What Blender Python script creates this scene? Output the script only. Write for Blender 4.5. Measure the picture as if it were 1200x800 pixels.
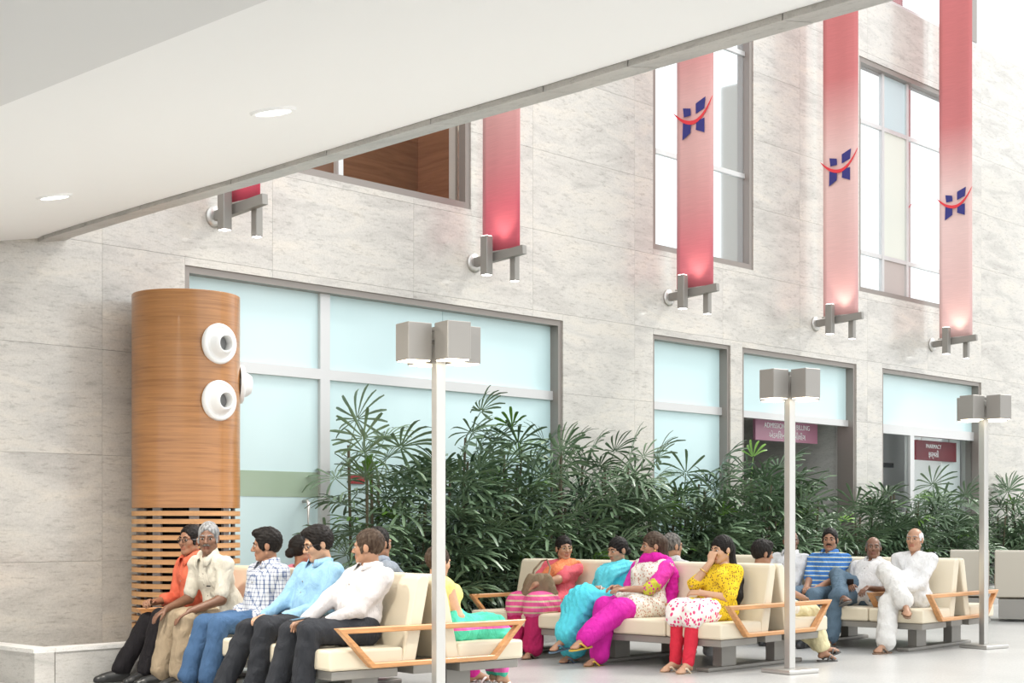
import bpy, bmesh, math, random
import numpy as np
from mathutils import Vector, Matrix

for o in list(bpy.data.objects):
    bpy.data.objects.remove(o, do_unlink=True)
scene = bpy.context.scene
C = scene.collection
random.seed(7)
PI = math.pi
R = math.radians

# ---------------------------------------------------------------- camera, sky, sun, exposure
# world: X runs along the stone wall, Y points to the wall, camera stands at the origin
EYE = 1.2
cam_d = bpy.data.cameras.new('camera'); cam = bpy.data.objects.new('camera', cam_d); C.objects.link(cam)
cam_d.sensor_width = 36.0; cam_d.lens = 1750.0/1200.0*36.0
cam_d.shift_y = 214.0/1200.0
cam_d.clip_end = 300
cam.location = (0, 0, EYE); cam.rotation_euler = (R(90), 0, R(-46.34))
scene.camera = cam

world = bpy.data.worlds.new('sky'); scene.world = world; world.use_nodes = True
wn = world.node_tree.nodes; wn['Background'].inputs['Color'].default_value = (0.94, 0.975, 1.0, 1)
wn['Background'].inputs['Strength'].default_value = 1.40
sun_d = bpy.data.lights.new('sun', 'SUN'); sun_d.energy = 1.8; sun_d.angle = R(16); sun_d.color = (1.0, 0.965, 0.90)
sun = bpy.data.objects.new('sun', sun_d); C.objects.link(sun)
sun.rotation_euler = Vector((-0.80, 0.34, -0.95)).to_track_quat('-Z', 'Y').to_euler()
scene.view_settings.view_transform = 'Standard'; scene.view_settings.look = 'None'
scene.view_settings.gamma = 1.0; scene.view_settings.use_curve_mapping = False
scene.view_settings.exposure = 0.50

# ---------------------------------------------------------------- helpers
def link(o, parent=None):
    C.objects.link(o)
    if parent is not None: o.parent = parent
    return o
def tag(o, label=None, cat=None, group=None, kind=None):
    if label: o['label'] = label
    if cat: o['category'] = cat
    if group: o['group'] = group
    if kind: o['kind'] = kind
    return o
def empty(name, loc=(0,0,0), rz=0.0):
    o = bpy.data.objects.new(name, None); C.objects.link(o)
    o.location = loc; o.rotation_euler = (0,0,rz); o.empty_display_size = .1
    return o
def obj(name, me, m=None, parent=None, loc=None, rot=None):
    if isinstance(me, bmesh.types.BMesh):
        b = me; me = bpy.data.meshes.new(name); b.to_mesh(me); b.free()
    if m is not None and len(me.materials) == 0: me.materials.append(m)
    o = bpy.data.objects.new(name, me); link(o, parent)
    if loc is not None: o.location = loc
    if rot is not None: o.rotation_euler = rot
    return o
def copy_tree(o, parent=None):
    c = o.copy(); C.objects.link(c); c.parent = parent
    for ch in list(o.children): copy_tree(ch, c)
    return c
def smooth(me, on=True):
    me.polygons.foreach_set('use_smooth', [on]*len(me.polygons)); return me
def bbox_bm(lo, hi, bm=None, bevel=0.0, seg=2):
    b = bmesh.new()
    r = bmesh.ops.create_cube(b, size=1.0)
    for v in b.verts:
        v.co = Vector([lo[i] + (v.co[i]+.5)*(hi[i]-lo[i]) for i in range(3)])
    if bevel > 0:
        bmesh.ops.bevel(b, geom=list(b.edges), offset=bevel, segments=seg, profile=.5, affect='EDGES')
    if bm is None: return b
    me = bpy.data.meshes.new('t'); b.to_mesh(me); b.free(); bm.from_mesh(me); bpy.data.meshes.remove(me)
    return bm
def box(name, lo, hi, m, parent=None, bevel=0.0, seg=2):
    o = obj(name, bbox_bm(lo, hi, None, bevel, seg), m, parent)
    if bevel > 0: smooth(o.data); auto(o)
    return o
def auto(o):
    md = o.modifiers.new('wn', 'WEIGHTED_NORMAL'); md.keep_sharp = True
def prism_bm(poly, axis, a, b, bevel=0.0):
    """polygon in the two other axes, extruded along axis between a and b"""
    bm = bmesh.new()
    def P(p, t):
        if axis == 0: return (t, p[0], p[1])
        if axis == 1: return (p[0], t, p[1])
        return (p[0], p[1], t)
    v0 = [bm.verts.new(P(p, a)) for p in poly]; v1 = [bm.verts.new(P(p, b)) for p in poly]
    bm.faces.new(v0); bm.faces.new(list(reversed(v1)))
    n = len(poly)
    for i in range(n): bm.faces.new([v0[i], v1[i], v1[(i+1) % n], v0[(i+1) % n]])
    bmesh.ops.recalc_face_normals(bm, faces=bm.faces)
    if bevel > 0: bmesh.ops.bevel(bm, geom=list(bm.edges), offset=bevel, segments=2, profile=.5, affect='EDGES')
    return bm
def lathe_bm(prof, n=32, close=True):
    bm = bmesh.new(); rings = []
    for r, z in prof:
        if r < 1e-6: rings.append([bm.verts.new((0, 0, z))])
        else: rings.append([bm.verts.new((r*math.cos(2*PI*i/n), r*math.sin(2*PI*i/n), z)) for i in range(n)])
    for A, B_ in zip(rings, rings[1:]):
        for i in range(n):
            j = (i+1) % n
            if len(A) == 1 and len(B_) == 1: continue
            if len(A) == 1: bm.faces.new([A[0], B_[j], B_[i]])
            elif len(B_) == 1: bm.faces.new([A[i], A[j], B_[0]])
            else: bm.faces.new([A[i], A[j], B_[j], B_[i]])
    bmesh.ops.recalc_face_normals(bm, faces=bm.faces)
    return bm
def tube_bm(pts, r, n=8, bm=None, caps=True):
    bm = bm or bmesh.new(); pts = [Vector(p) for p in pts]; rings = []
    rr = r if isinstance(r, (list, tuple)) else [r]*len(pts)
    for i, p in enumerate(pts):
        t = (pts[min(i+1, len(pts)-1)] - pts[max(i-1, 0)]).normalized()
        a = t.cross(Vector((0,0,1)));  a = a if a.length > 1e-3 else t.cross(Vector((0,1,0)))
        a.normalize(); b = t.cross(a)
        rings.append([bm.verts.new(p + a*math.cos(2*PI*k/n)*rr[i] + b*math.sin(2*PI*k/n)*rr[i]) for k in range(n)])
    for A, B_ in zip(rings, rings[1:]):
        for k in range(n): bm.faces.new([A[k], A[(k+1) % n], B_[(k+1) % n], B_[k]])
    if caps: bm.faces.new(rings[0]); bm.faces.new(list(reversed(rings[-1])))
    bmesh.ops.recalc_face_normals(bm, faces=bm.faces)
    return bm

# ---------------------------------------------------------------- materials
MATS = {}
def mat(name, col, rough=.6, metal=0.0, spec=.5, emit=None, estr=0.0, coat=0.0, sheen=0.0, trans=0.0, alpha=1.0):
    if name in MATS: return MATS[name]
    m = bpy.data.materials.new(name); m.use_nodes = True
    p = m.node_tree.nodes['Principled BSDF']
    p.inputs['Base Color'].default_value = (*col, 1); p.inputs['Roughness'].default_value = rough
    p.inputs['Metallic'].default_value = metal; p.inputs['Specular IOR Level'].default_value = spec
    p.inputs['Coat Weight'].default_value = coat; p.inputs['Coat Roughness'].default_value = .08
    p.inputs['Sheen Weight'].default_value = sheen; p.inputs['Transmission Weight'].default_value = trans
    p.inputs['Alpha'].default_value = alpha
    if emit: p.inputs['Emission Color'].default_value = (*emit, 1); p.inputs['Emission Strength'].default_value = estr
    MATS[name] = m
    return m
class NT:
    def __init__(s, m):
        s.m = m; s.t = m.node_tree; s.p = s.t.nodes['Principled BSDF']
    def n(s, typ, **kw):
        x = s.t.nodes.new(typ)
        for k, v in kw.items():
            if k == 'ins':
                for a, b in v.items():
                    if hasattr(b, 'is_output') or isinstance(b, bpy.types.NodeSocket): s.t.links.new(b, x.inputs[a])
                    else: x.inputs[a].default_value = b
            else: setattr(x, k, v)
        return x
    def l(s, a, b): s.t.links.new(a, b)
    def math(s, op, a, b=0.0, c=None):
        x = s.n('ShaderNodeMath', operation=op)
        for i, v in enumerate((a, b, c)):
            if v is None: continue
            if isinstance(v, (int, float)): x.inputs[i].default_value = v
            else: s.l(v, x.inputs[i])
        return x.outputs[0]
    def ramp(s, fac, stops, interp='LINEAR'):
        r = s.n('ShaderNodeValToRGB'); cr = r.color_ramp; cr.interpolation = interp
        while len(cr.elements) < len(stops): cr.elements.new(.5)
        for e, (p, c) in zip(cr.elements, stops): e.position = p; e.color = (*c, 1)
        s.l(fac, r.inputs[0]); return r.outputs[0]
    def mix(s, fac, a, b, mode='MIX'):
        x = s.n('ShaderNodeMix', data_type='RGBA', blend_type=mode)
        for i, v in ((0, fac), (6, a), (7, b)):
            if isinstance(v, (int, float)): x.inputs[i].default_value = v
            elif isinstance(v, tuple): x.inputs[i].default_value = (*v, 1)
            else: s.l(v, x.inputs[i])
        return x.outputs[2]
    def noise(s, vec, scale, detail=4.0, rough=.55, dist=0.0):
        x = s.n('ShaderNodeTexNoise'); x.inputs['Scale'].default_value = scale; x.inputs['Detail'].default_value = detail
        x.inputs['Roughness'].default_value = rough; x.inputs['Distortion'].default_value = dist
        s.l(vec, x.inputs['Vector']); return x.outputs['Fac']
    def mapping(s, vec, scale=(1,1,1), loc=(0,0,0), rot=(0,0,0)):
        x = s.n('ShaderNodeMapping'); s.l(vec, x.inputs['Vector'])
        x.inputs['Scale'].default_value = scale; x.inputs['Location'].default_value = loc; x.inputs['Rotation'].default_value = rot
        return x.outputs[0]
    def bump(s, h, strength=.2, dist=.02):
        x = s.n('ShaderNodeBump'); x.inputs['Strength'].default_value = strength; x.inputs['Distance'].default_value = dist
        s.l(h, x.inputs['Height']); s.l(x.outputs[0], s.p.inputs['Normal'])
    def objco(s): return s.n('ShaderNodeTexCoord').outputs['Object']
    def pos(s): return s.n('ShaderNodeNewGeometry').outputs['Position']
    def base(s, c): s.l(c, s.p.inputs['Base Color'])

def stone_mat(name, c0, c1, c2, rough=.32, scale=1.0, panelvar=True):
    m = mat(name, c0, rough); n = NT(m); P = n.pos()
    if panelvar:
        oi = n.n('ShaderNodeObjectInfo')
        off = n.n('ShaderNodeVectorMath', operation='MULTIPLY_ADD')
        cmb = n.n('ShaderNodeCombineXYZ')
        for i in range(3): n.l(oi.outputs['Random'], cmb.inputs[i])
        n.l(cmb.outputs[0], off.inputs[0]); off.inputs[1].default_value = (17, 9, 23); n.l(P, off.inputs[2]); P = off.outputs[0]
    v1 = n.mapping(P, (1.1*scale, 1.1*scale, 4.2*scale), rot=(0, R(7), 0))
    a = n.noise(v1, 1.0, 6, .62, .8)
    v2 = n.mapping(P, (9*scale, 9*scale, 42*scale), rot=(0, R(5), 0))
    b = n.noise(v2, 1.0, 5, .7, .4)
    g = n.noise(P, 60*scale, 3, .7)
    col = n.ramp(a, [(.30, c1), (.5, c0), (.72, c2)])
    fl = n.ramp(b, [(.33, (.52, .50, .47)), (.47, (1, 1, 1))])
    col = n.mix(.5, col, fl, 'MULTIPLY')
    gr = n.ramp(g, [(.3, (.8, .79, .77)), (.6, (1, 1, 1))])
    col = n.mix(.6, col, gr, 'MULTIPLY')
    n.base(col); n.bump(b, .05, .01)
    return m
M_STONE = stone_mat('wall_stone', (.60, .575, .53), (.47, .445, .41), (.68, .635, .56), .24); M_STONE.node_tree.nodes['Principled BSDF'].inputs['Coat Weight'].default_value = .35
M_CURB = stone_mat('curb_granite', (.52, .505, .48), (.42, .41, .39), (.58, .56, .53), .35, 1.6)
M_FASC = stone_mat('edge_stone', (.46, .44, .41), (.38, .365, .34), (.52, .49, .455), .4, 1.5)
M_BACK = mat('joint_grout', (.62, .60, .57), .9)
def floor_mat():
    m = mat('floor_granite', (.55, .54, .52), .30); n = NT(m); P = n.pos()
    a = n.noise(P, .7, 5, .6); g = n.noise(P, 45, 4, .75)
    col = n.ramp(a, [(.3, (.47, .465, .45)), (.7, (.60, .59, .57))])
    gr = n.ramp(g, [(.32, (.66, .66, .66)), (.6, (1, 1, 1))])
    n.base(n.mix(.7, col, gr, 'MULTIPLY'))
    return m
M_FLOOR = floor_mat()
M_WHITE = mat('white_plaster', (.88, .88, .87), .7)
M_GREYP = mat('grey_plaster', (.72, .72, .71), .75)
M_FROST = mat('frosted_glass', (.60, .78, .79), .25, coat=.15)
def frost():
    n = NT(M_FROST); P = n.pos()
    a = n.noise(n.mapping(P, (.5, .5, .12)), 1.0, 2)
    n.base(n.ramp(a, [(.3, (.56, .74, .75)), (.7, (.66, .82, .83))]))
frost()
M_FROSTB = mat('frosted_band_olive', (.36, .46, .34), .25, coat=.4)
M_MIRROR = mat('window_glass', (.80, .86, .88), .03, metal=.85)
M_CLEAR = mat('clear_glass', (.9, .95, .95), .02, spec=.5, trans=1.0); M_CLEAR.node_tree.nodes['Principled BSDF'].inputs['IOR'].default_value = 1.05
M_FRAME = mat('frame_bronze_grey', (.29, .26, .235), .4, metal=.35)
M_FRAMEL = mat('frame_silver', (.66, .66, .65), .35, metal=.4)
M_DARKF = mat('dark_frame', (.10, .105, .11), .4)
M_STEEL = mat('brushed_steel', (.60, .585, .555), .38, metal=.75)
M_GREYM = mat('grey_metal_paint', (.29, .275, .25), .45, metal=.3)
M_LAMPBOX = mat('lamp_box_metal', (.33, .31, .285), .4, metal=.4)
M_GLOW = mat('lamp_diffuser', (1, .95, .85), .5, emit=(1, .88, .66), estr=3.2)
M_SPOT = mat('downlight_glow', (1, 1, 1), .5, emit=(1, .98, .93), estr=6.0)
M_CREAM = mat('cream_vinyl', (.70, .62, .475), .42)
M_TAN = mat('taupe_vinyl', (.46, .42, .35), .5)
def vinyl(m):
    n = NT(m); g = n.noise(n.objco(), 120, 2); n.bump(g, .05, .004)
vinyl(M_CREAM); vinyl(M_TAN)
def wood_mat(name, c0, c1, sc, rough=.35, coat=.3):
    m = mat(name, c0, rough, coat=coat); n = NT(m); P = n.objco()
    v = n.mapping(P, sc); a = n.noise(v, 1.0, 5, .6, 1.2)
    n.base(n.ramp(a, [(.28, c1), (.5, c0), (.75, tuple(min(1, x*1.25) for x in c0))]))
    return m
M_ARM = wood_mat('arm_wood', (.52, .255, .10), (.42, .185, .065), (3, 40, 40), .4, .2)
M_COLW = wood_mat('column_veneer', (.39, .175, .056), (.275, .112, .034), (1.2, 1.2, 36), .30, .35)
M_SLAT = wood_mat('slat_wood', (.52, .28, .12), (.42, .20, .08), (2, 2, 30), .5, .05)
M_WALLW = wood_mat('panel_wood', (.34, .17, .09), (.26, .12, .06), (1, 1, 14), .5, .1)
M_BLACK = mat('void_black', (.012, .012, .012), .9)
M_NOZ = mat('nozzle_white', (.86, .86, .84), .45)
M_SOIL = mat('soil', (.06, .045, .03), .95)

# ---------------------------------------------------------------- the setting: floor, wall with openings, soffit
WY = 11.2
fl = box('floor', (-30, -30, -.2), (60, 30, 0), M_FLOOR); tag(fl, kind='structure')

# openings (x0, x1, z0, z1)
OPEN = {
 'shop': (7.55, 12.57, 0.0, 3.49), 'side': (14.2, 15.8, 0.0, 3.49), 'passage': (16.06, 18.89, 0.0, 3.49),
 'pharm': (19.61, 22.75, 0.0, 3.49),
 'upA': (8.0, 11.11, 4.52, 8.0), 'upB': (14.2, 16.31, 4.52, 8.0), 'upC': (18.96, 22.35, 4.55, 7.93),
}
TOPZ = 8.93
def subtract(rects, o):
    out = []
    for (a, b, c, d) in rects:
        x0, x1, z0, z1 = o
        if x1 <= a or x0 >= b or z1 <= c or z0 >= d: out.append((a, b, c, d)); continue
        if a < x0: out.append((a, x0, c, d))
        if x1 < b: out.append((x1, b, c, d))
        m0, m1 = max(a, x0), min(b, x1)
        if c < z0: out.append((m0, m1, c, z0))
        if z1 < d: out.append((m0, m1, z1, d))
    return out
X0W, X1W = -2.0, 36.0
rs = [(X0W, X1W, 0.0, TOPZ)]
for o in OPEN.values(): rs = subtract(rs, o)
bm = bmesh.new()
for a, b, c, d in rs: bbox_bm((a, WY+.03, c), (b, WY+.34, d), bm)
wall = obj('wall_back', bm, M_BACK); tag(wall, kind='structure')
ROW, PW = .891, 1.78
k = 0
z = 0.0
while z < TOPZ-.05:
    z1 = min(z+ROW, TOPZ); x = 6.73 - PW*5 + (0 if k % 2 == 0 else 0)
    while x < X1W:
        pr = [(max(x, X0W), min(x+PW, X1W), z, z1)]
        if pr[0][1] > pr[0][0]:
            for o in OPEN.values(): pr = subtract(pr, o)
            for a, b, c, d in pr:
                if b-a < .03 or d-c < .03: continue
                g = .0012
                box('stone_panel', (a+g, WY, c+g), (b-g, WY+.032, d-g), M_STONE, wall)
        x += PW
    z = z1; k += 1

for i, xc in enumerate((24.4, 32.0, 40.2, 56.0)):
    w = box('wall_added_pier_%d' % (i+1), (xc-1.5, -5.2, 0), (xc+1.5, -4.0, 15.0), mat('added_pier_dark', (.36, .32, .28), .6)); tag(w, kind='structure')  # unseen piers, added so the polished wall reflects dark bands
def frame_rect(name, x0, x1, z0, z1, y0, y1, w, m, parent, bottom=True):
    bm = bmesh.new()
    bbox_bm((x0, y0, z0), (x0+w, y1, z1), bm); bbox_bm((x1-w, y0, z0), (x1, y1, z1), bm)
    bbox_bm((x0+w, y0, z1-w), (x1-w, y1, z1), bm)
    if bottom: bbox_bm((x0+w, y0, z0), (x1-w, y1, z0+w), bm)
    return obj(name, bm, m, parent)
def window(name, key):
    x0, x1, z0, z1 = OPEN[key]
    e = empty(name, ((x0+x1)/2, WY+.1, z0)); e['kind'] = 'structure'
    e.location = (0, 0, 0)
    return e, x0, x1, z0, z1
FD0, FD1 = WY+.10, WY+.20      # frame depth range
# --- shop front with frosted glass
e, x0, x1, z0, z1 = window('window_1', 'shop')
frame_rect('frame', x0, x1, z0, z1, WY+.02, FD1+.05, .06, M_FRAME, e, False)
box('mullion', (9.16, FD0, 0), (9.28, FD1, z1-.06), M_FRAMEL, e)
for a, b in ((x0+.06, 9.16), (9.28, x1-.06)): box('transom_bar', (a, FD0, 2.60), (b, FD1, 2.70), M_FRAMEL, e)
for a, b, c, d in ((x0+.06, 9.16, 2.70, 3.43), (9.28, 10.825, 2.70, 3.43), (10.835, x1-.06, 2.70, 3.43),
                   (9.28, 10.825, 0.02, 2.60), (10.835, x1-.06, 0.02, 2.60)):
    box('glass_pane', (a, FD0+.04, c), (b, FD0+.06, d), M_FROST, e)
dr = box('door_leaf', (x0+.06, FD0+.04, .02), (9.16, FD0+.06, 2.60), M_FROST, e)
box('frosted_band', (x0+.06, FD0+.036, 1.46), (9.16, FD0+.0399, 1.70), M_FROSTB, dr)
hb = tube_bm([(8.98, FD0+.04, 1.42), (8.98, FD0-.03, 1.42), (8.98, FD0-.04, 1.40), (8.98, FD0-.04, .82), (8.98, FD0-.03, .80), (8.98, FD0+.04, .80)], .016, 10)
h = obj('door_handle', hb, M_STEEL, dr); smooth(h.data)
# --- narrow frosted window
e, x0, x1, z0, z1 = window('window_2', 'side')
frame_rect('frame', x0, x1, z0, z1, WY+.02, FD1+.05, .05, M_FRAME, e, False)
box('transom_bar', (x0+.05, FD0, 2.60), (x1-.05, FD1, 2.70), M_FRAMEL, e)
box('glass_pane', (x0+.05, FD0+.04, 2.70), (x1-.05, FD0+.06, z1-.05), M_FROST, e)
box('glass_pane', (x0+.05, FD0+.04, .02), (x1-.05, FD0+.06, 2.60), M_FROST, e)
# --- passage with transom glass
e, x0, x1, z0, z1 = window('door_1', 'passage')
frame_rect('frame', x0, x1, z0, z1, WY+.02, FD1+.08, .06, M_FRAME, e, False)
box('transom_bar', (x0+.06, FD0, 2.60), (x1-.06, FD1, 2.69), M_FRAMEL, e)
box('glass_pane', (x0+.06, FD0+.04, 2.69), (x1-.06, FD0+.06, z1-.06), M_FROST, e)
w = box('wall_passage', (x1+.02, WY+.34, 0), (x1+.3, WY+5.2, 2.78), M_CURB); tag(w, kind='structure')
w = box('wall_passage_end', (x0-1.5, WY+5.2, 0), (x1+.3, WY+5.4, 2.78), M_CURB); tag(w, kind='structure')
w = box('wall_passage_side', (x0-1.5, WY+.36, 0), (x0-1.3, WY+5.2, 2.78), M_CURB); tag(w, kind='structure')
w = box('ceiling_passage', (x0-1.5, WY+.345, 2.78), (x1+.3, WY+5.4, 2.9), M_WHITE); tag(w, kind='structure')
# --- pharmacy front, clear glass below the transom
e, x0, x1, z0, z1 = window('window_3', 'pharm')
frame_rect('frame', x0, x1, z0, z1, WY+.02, FD1+.05, .06, M_FRAME, e, False)
box('transom_bar', (x0+.06, FD0, 2.55), (x1-.06, FD1, 2.69), M_FRAMEL, e)
box('mullion', (20.62, FD0, 0), (20.74, FD1, 2.55), M_FRAMEL, e)
box('glass_pane', (x0+.06, FD0+.04, 2.69), (x1-.06, FD0+.06, z1-.06), M_FROST, e)
box('glass_pane', (x0+.06, FD0+.04, .02), (20.62, FD0+.05, 2.55), M_CLEAR, e)
box('glass_pane', (20.74, FD0+.04, .02), (x1-.06, FD0+.05, 2.55), M_CLEAR, e)
w = box('wall_pharmacy_end', (x0-.6, WY+4.2, 0), (x1+2.2, WY+4.4, 2.9), M_GREYP); tag(w, kind='structure')
w = box('wall_pharmacy_side', (x1+2.0, WY+.36, 0), (x1+2.2, WY+4.2, 2.9), M_GREYP); tag(w, kind='structure')
w = box('ceiling_pharmacy', (x0-.6, WY+.345, 2.9), (x1+2.2, WY+4.4, 3.0), M_WHITE); tag(w, kind='structure')
w = box('wall_pharmacy_pier', (22.1, WY+.36, 0), (22.72, WY+.9, 2.9), M_WHITE); tag(w, kind='structure')
pt = empty('glass_partition', (20.2, WY+2.2, 0)); tag(pt, 'dark framed glass partition inside the lit counter room behind glass', 'partition')
for xx in (-.3, .75, 1.75, 2.6): box('post', (xx, -.04, 0), (xx+.07, .04, 2.9), M_DARKF, pt)
box('rail', (-.9, -.03, 2.2), (3.6, .03, 2.28), M_DARKF, pt)
box('counter', (-.9, -.25, 0), (3.6, .25, 1.0), M_GREYP, pt)
dl = empty('ceiling_downlight', (20.55, WY+1.6, 2.9)); tag(dl, 'small round downlight in the counter room ceiling behind glass', 'ceiling light')
obj('trim', lathe_bm([(.09, 0), (.11, -.012), (.13, 0)], 24), M_WHITE, dl); obj('diffuser', lathe_bm([(0, -.006), (.09, -.006)], 24), M_SPOT, dl)
pl = bpy.data.lights.new('counter_light', 'POINT'); pl.energy = 30; pl.shadow_soft_size = .15
po = bpy.data.objects.new('counter_light', pl); C.objects.link(po); po.parent = dl; po.location = (0, 0, -.25)

# --- upper windows
def upper(name, key, glass, vs, hs, refl={}):
    e, x0, x1, z0, z1 = window(name, key)
    frame_rect('frame', x0, x1, z0, z1, WY+.015, WY+.17, .07, M_FRAME, e)
    xs = [x0+.07] + vs + [x1-.07]; zs = [z0+.07] + hs + [z1-.07]
    for v in vs: box('mullion', (v-.03, WY+.08, z0+.07), (v+.03, WY+.16, z1-.07), M_FRAMEL, e)
    for i, hh in enumerate(hs):
        for a, b in zip(xs, xs[1:]): box('transom_bar', (a+(.03 if a != xs[0] else 0), WY+.085, hh-.03), (b-(.03 if b != xs[-1] else 0), WY+.155, hh+.03), M_FRAMEL, e)
    for i, (a, b) in enumerate(zip(xs, xs[1:])):
        for j, (c, d) in enumerate(zip(zs, zs[1:])):
            box('glass_pane', (a+.005, WY+.11, c+.005), (b-.005, WY+.125, d-.005), refl.get((i, j), glass), e)
    return e
M_TINT = mat('tinted_glass', (.95, .90, .86), .02, spec=.5, trans=1.0); M_TINT.node_tree.nodes['Principled BSDF'].inputs['IOR'].default_value = 1.22
upper('window_4', 'upA', M_TINT, [9.4], [6.9])
upper('window_5', 'upB', M_MIRROR, [], [5.75, 7.35])
upper('window_6', 'upC', M_MIRROR, [19.78, 20.50], [5.15, 7.05], {(1, 0): mat('refl_taupe', (.50, .44, .41), .3), (1, 1): mat('refl_pale', (.72, .74, .66), .3), (1, 2): mat('refl_blue', (.55, .66, .68), .25)})  # middle panes: a reflection in the glass painted as three matte colours
# room behind window_4 with timber lining
w = box('wall_upper_room', (7.0, WY+1.9, 4.0), (12.2, WY+2.0, 6.0), M_WALLW); tag(w, kind='structure')
w = box('wall_upper_room_top', (7.0, WY+1.9, 6.0), (12.2, WY+2.0, 9.0), mat('beige_paint', (.72, .66, .52), .7)); tag(w, kind='structure')
w = box('wall_upper_room_side', (12.1, WY+.36, 4.0), (12.2, WY+1.9, 9.0), M_WALLW); tag(w, kind='structure')
w = box('floor_upper_room', (7.0, WY+.345, 3.9), (12.2, WY+2.0, 4.0), M_GREYP); tag(w, kind='structure')
# --- clerestory over the wall
e = empty('window_7'); e['kind'] = 'structure'
box('sill_rail', (X0W, WY+.06, TOPZ), (X1W, WY+.3, TOPZ+.06), M_FRAMEL, e)
for i, xx in enumerate(np.arange(6.0, 36.0, 3.32)):
    box('mullion', (float(xx)-.1, WY+.05, TOPZ+.06), (float(xx)+.1, WY+.3, 13.0), M_FRAME, e)
    box('glass_pane', (float(xx)+.1, WY+.18, TOPZ+.06), (float(xx)+3.22, WY+.2, 13.0), M_MIRROR, e)
box('head_rail', (X0W, WY+.05, 13.0), (X1W, WY+.3, 13.2), M_FRAME, e)

# --- overhanging soffit on the left with stone edge band
edge = [(6.40, 11.2), (6.336, 11.0), (6.24, 10.2), (6.153, 9.309), (6.09, 8.121), (5.98, 7.0), (5.881, 5.983), (5.832, 5.101), (5.77, 4.5), (5.68, 3.575), (5.60, 2.5), (5.50, 1.0), (5.42, -.6), (5.35, -2.2)]
CRX, CRZ = 2.94, 2.889
def zs(x): return CRZ + (x-CRX)*.2 if x > CRX else CRZ
sof = empty('ceiling'); sof['kind'] = 'structure'
bm = bmesh.new(); lo = []; hi = []
BW = .26
for (x, y) in edge:
    xi = x-BW
    lo.append([bm.verts.new((CRX, y, CRZ)), bm.verts.new((xi, y, zs(xi)))])
    hi.append([bm.verts.new((CRX, y, 4.1)), bm.verts.new((xi, y, 4.1))])
for i in range(len(edge)-1):
    bm.faces.new([lo[i][0], lo[i][1], lo[i+1][1], lo[i+1][0]])
    bm.faces.new([hi[i][0], hi[i+1][0], hi[i+1][1], hi[i][1]])
    bm.faces.new([lo[i][1], hi[i][1], hi[i+1][1], lo[i+1][1]])
bmesh.ops.recalc_face_normals(bm, faces=bm.faces)
obj('sloping_soffit', bm, M_WHITE, sof)
box('flat_soffit', (-1.6, -2.2, CRZ), (CRX, 11.2, 4.1), M_GREYP, sof)  # grey instead of white: its weaker light is put into the plaster colour
for i in range(len(edge)-1):
    (xa, ya), (xb, yb) = edge[i], edge[i+1]
    bm = bmesh.new(); vs = []
    g = .004
    for (x, y) in ((xa, ya-g), (xb, yb+g)):
        vs.append([bm.verts.new((x-BW+.002, y, zs(x-BW)-.03)), bm.verts.new((x, y, zs(x)-.03)), bm.verts.new((x, y, 4.1)), bm.verts.new((x-BW+.002, y, 4.1))])
    for j in range(4): bm.faces.new([vs[0][j], vs[0][(j+1) % 4], vs[1][(j+1) % 4], vs[1][j]])
    bm.faces.new(vs[0]); bm.faces.new(list(reversed(vs[1]))); bmesh.ops.recalc_face_normals(bm, faces=bm.faces)
    obj('edge_stone', bm, M_FASC, sof)
for (x, y), lab in (((4.38, 5.76), 'round recessed downlight in white soffit, the one farther from the wall'), ((4.81, 8.57), 'round recessed downlight in white soffit, the one closer to the wall')):
    e = empty('recessed_downlight', (x, y, zs(x))); e.rotation_euler = (0, -math.atan(.2), 0)
    tag(e, lab, 'ceiling light')
    obj('trim_ring', lathe_bm([(.085, .002), (.085, -.012), (.105, -.012), (.115, .0)], 32), M_WHITE, e)
    obj('diffuser', lathe_bm([(0, -.008), (.085, -.008)], 32), M_SPOT, e)
    ld = bpy.data.lights.new('downlight_beam', 'SPOT'); ld.energy = 330; ld.spot_size = R(150); ld.spot_blend = .9; ld.shadow_soft_size = .08; ld.color = (1, .95, .86)
    lo_ = bpy.data.objects.new('downlight_beam', ld); link(lo_, e); lo_.location = (0, 0, -.03)

# --- stone curb by the wall at the left, planter curbs under the palms
def curb(name, pts, label, w=.16, h=.28):
    """open polyline in plan -> low granite upstand"""
    e = empty(name, (pts[0][0], pts[0][1], 0)); tag(e, label, 'curb')
    o = Vector((pts[0][0], pts[0][1], 0))
    for q_, (a, b) in enumerate(zip(pts, pts[1:])):
        a = Vector((*a, 0)); b = Vector((*b, 0)); d = (b-a); L = d.length; d.normalize(); n_ = Vector((-d.y, d.x, 0))
        if q_: a = a + d*(w+.009)
        def sl(nm, z0, z1, ov, m):
            bm = bmesh.new(); q = [a-n_*ov, b-n_*ov, b+n_*(w+ov), a+n_*(w+ov)]
            v0 = [bm.verts.new(p-o+Vector((0, 0, z0))) for p in q]; v1 = [bm.verts.new(p-o+Vector((0, 0, z1))) for p in q]
            bm.faces.new(v0); bm.faces.new(v1)
            for i in range(4): bm.faces.new([v0[i], v0[(i+1) % 4], v1[(i+1) % 4], v1[i]])
            bmesh.ops.recalc_face_normals(bm, faces=bm.faces); obj(nm, bm, m, e)
        sl('curb_block', 0, h-.03, 0, M_CURB); sl('coping', h-.03, h, .008, M_COPE)
    return e
M_COPE = stone_mat('coping_granite', (.74, .73, .71), (.66, .65, .63), (.78, .77, .75), .3, 1.6)
curb('stone_curb', [(5.52, 11.19), (5.52, 10.12), (6.62, 10.12)], 'low angled granite curb with pale coping beside the wooden column')
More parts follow.
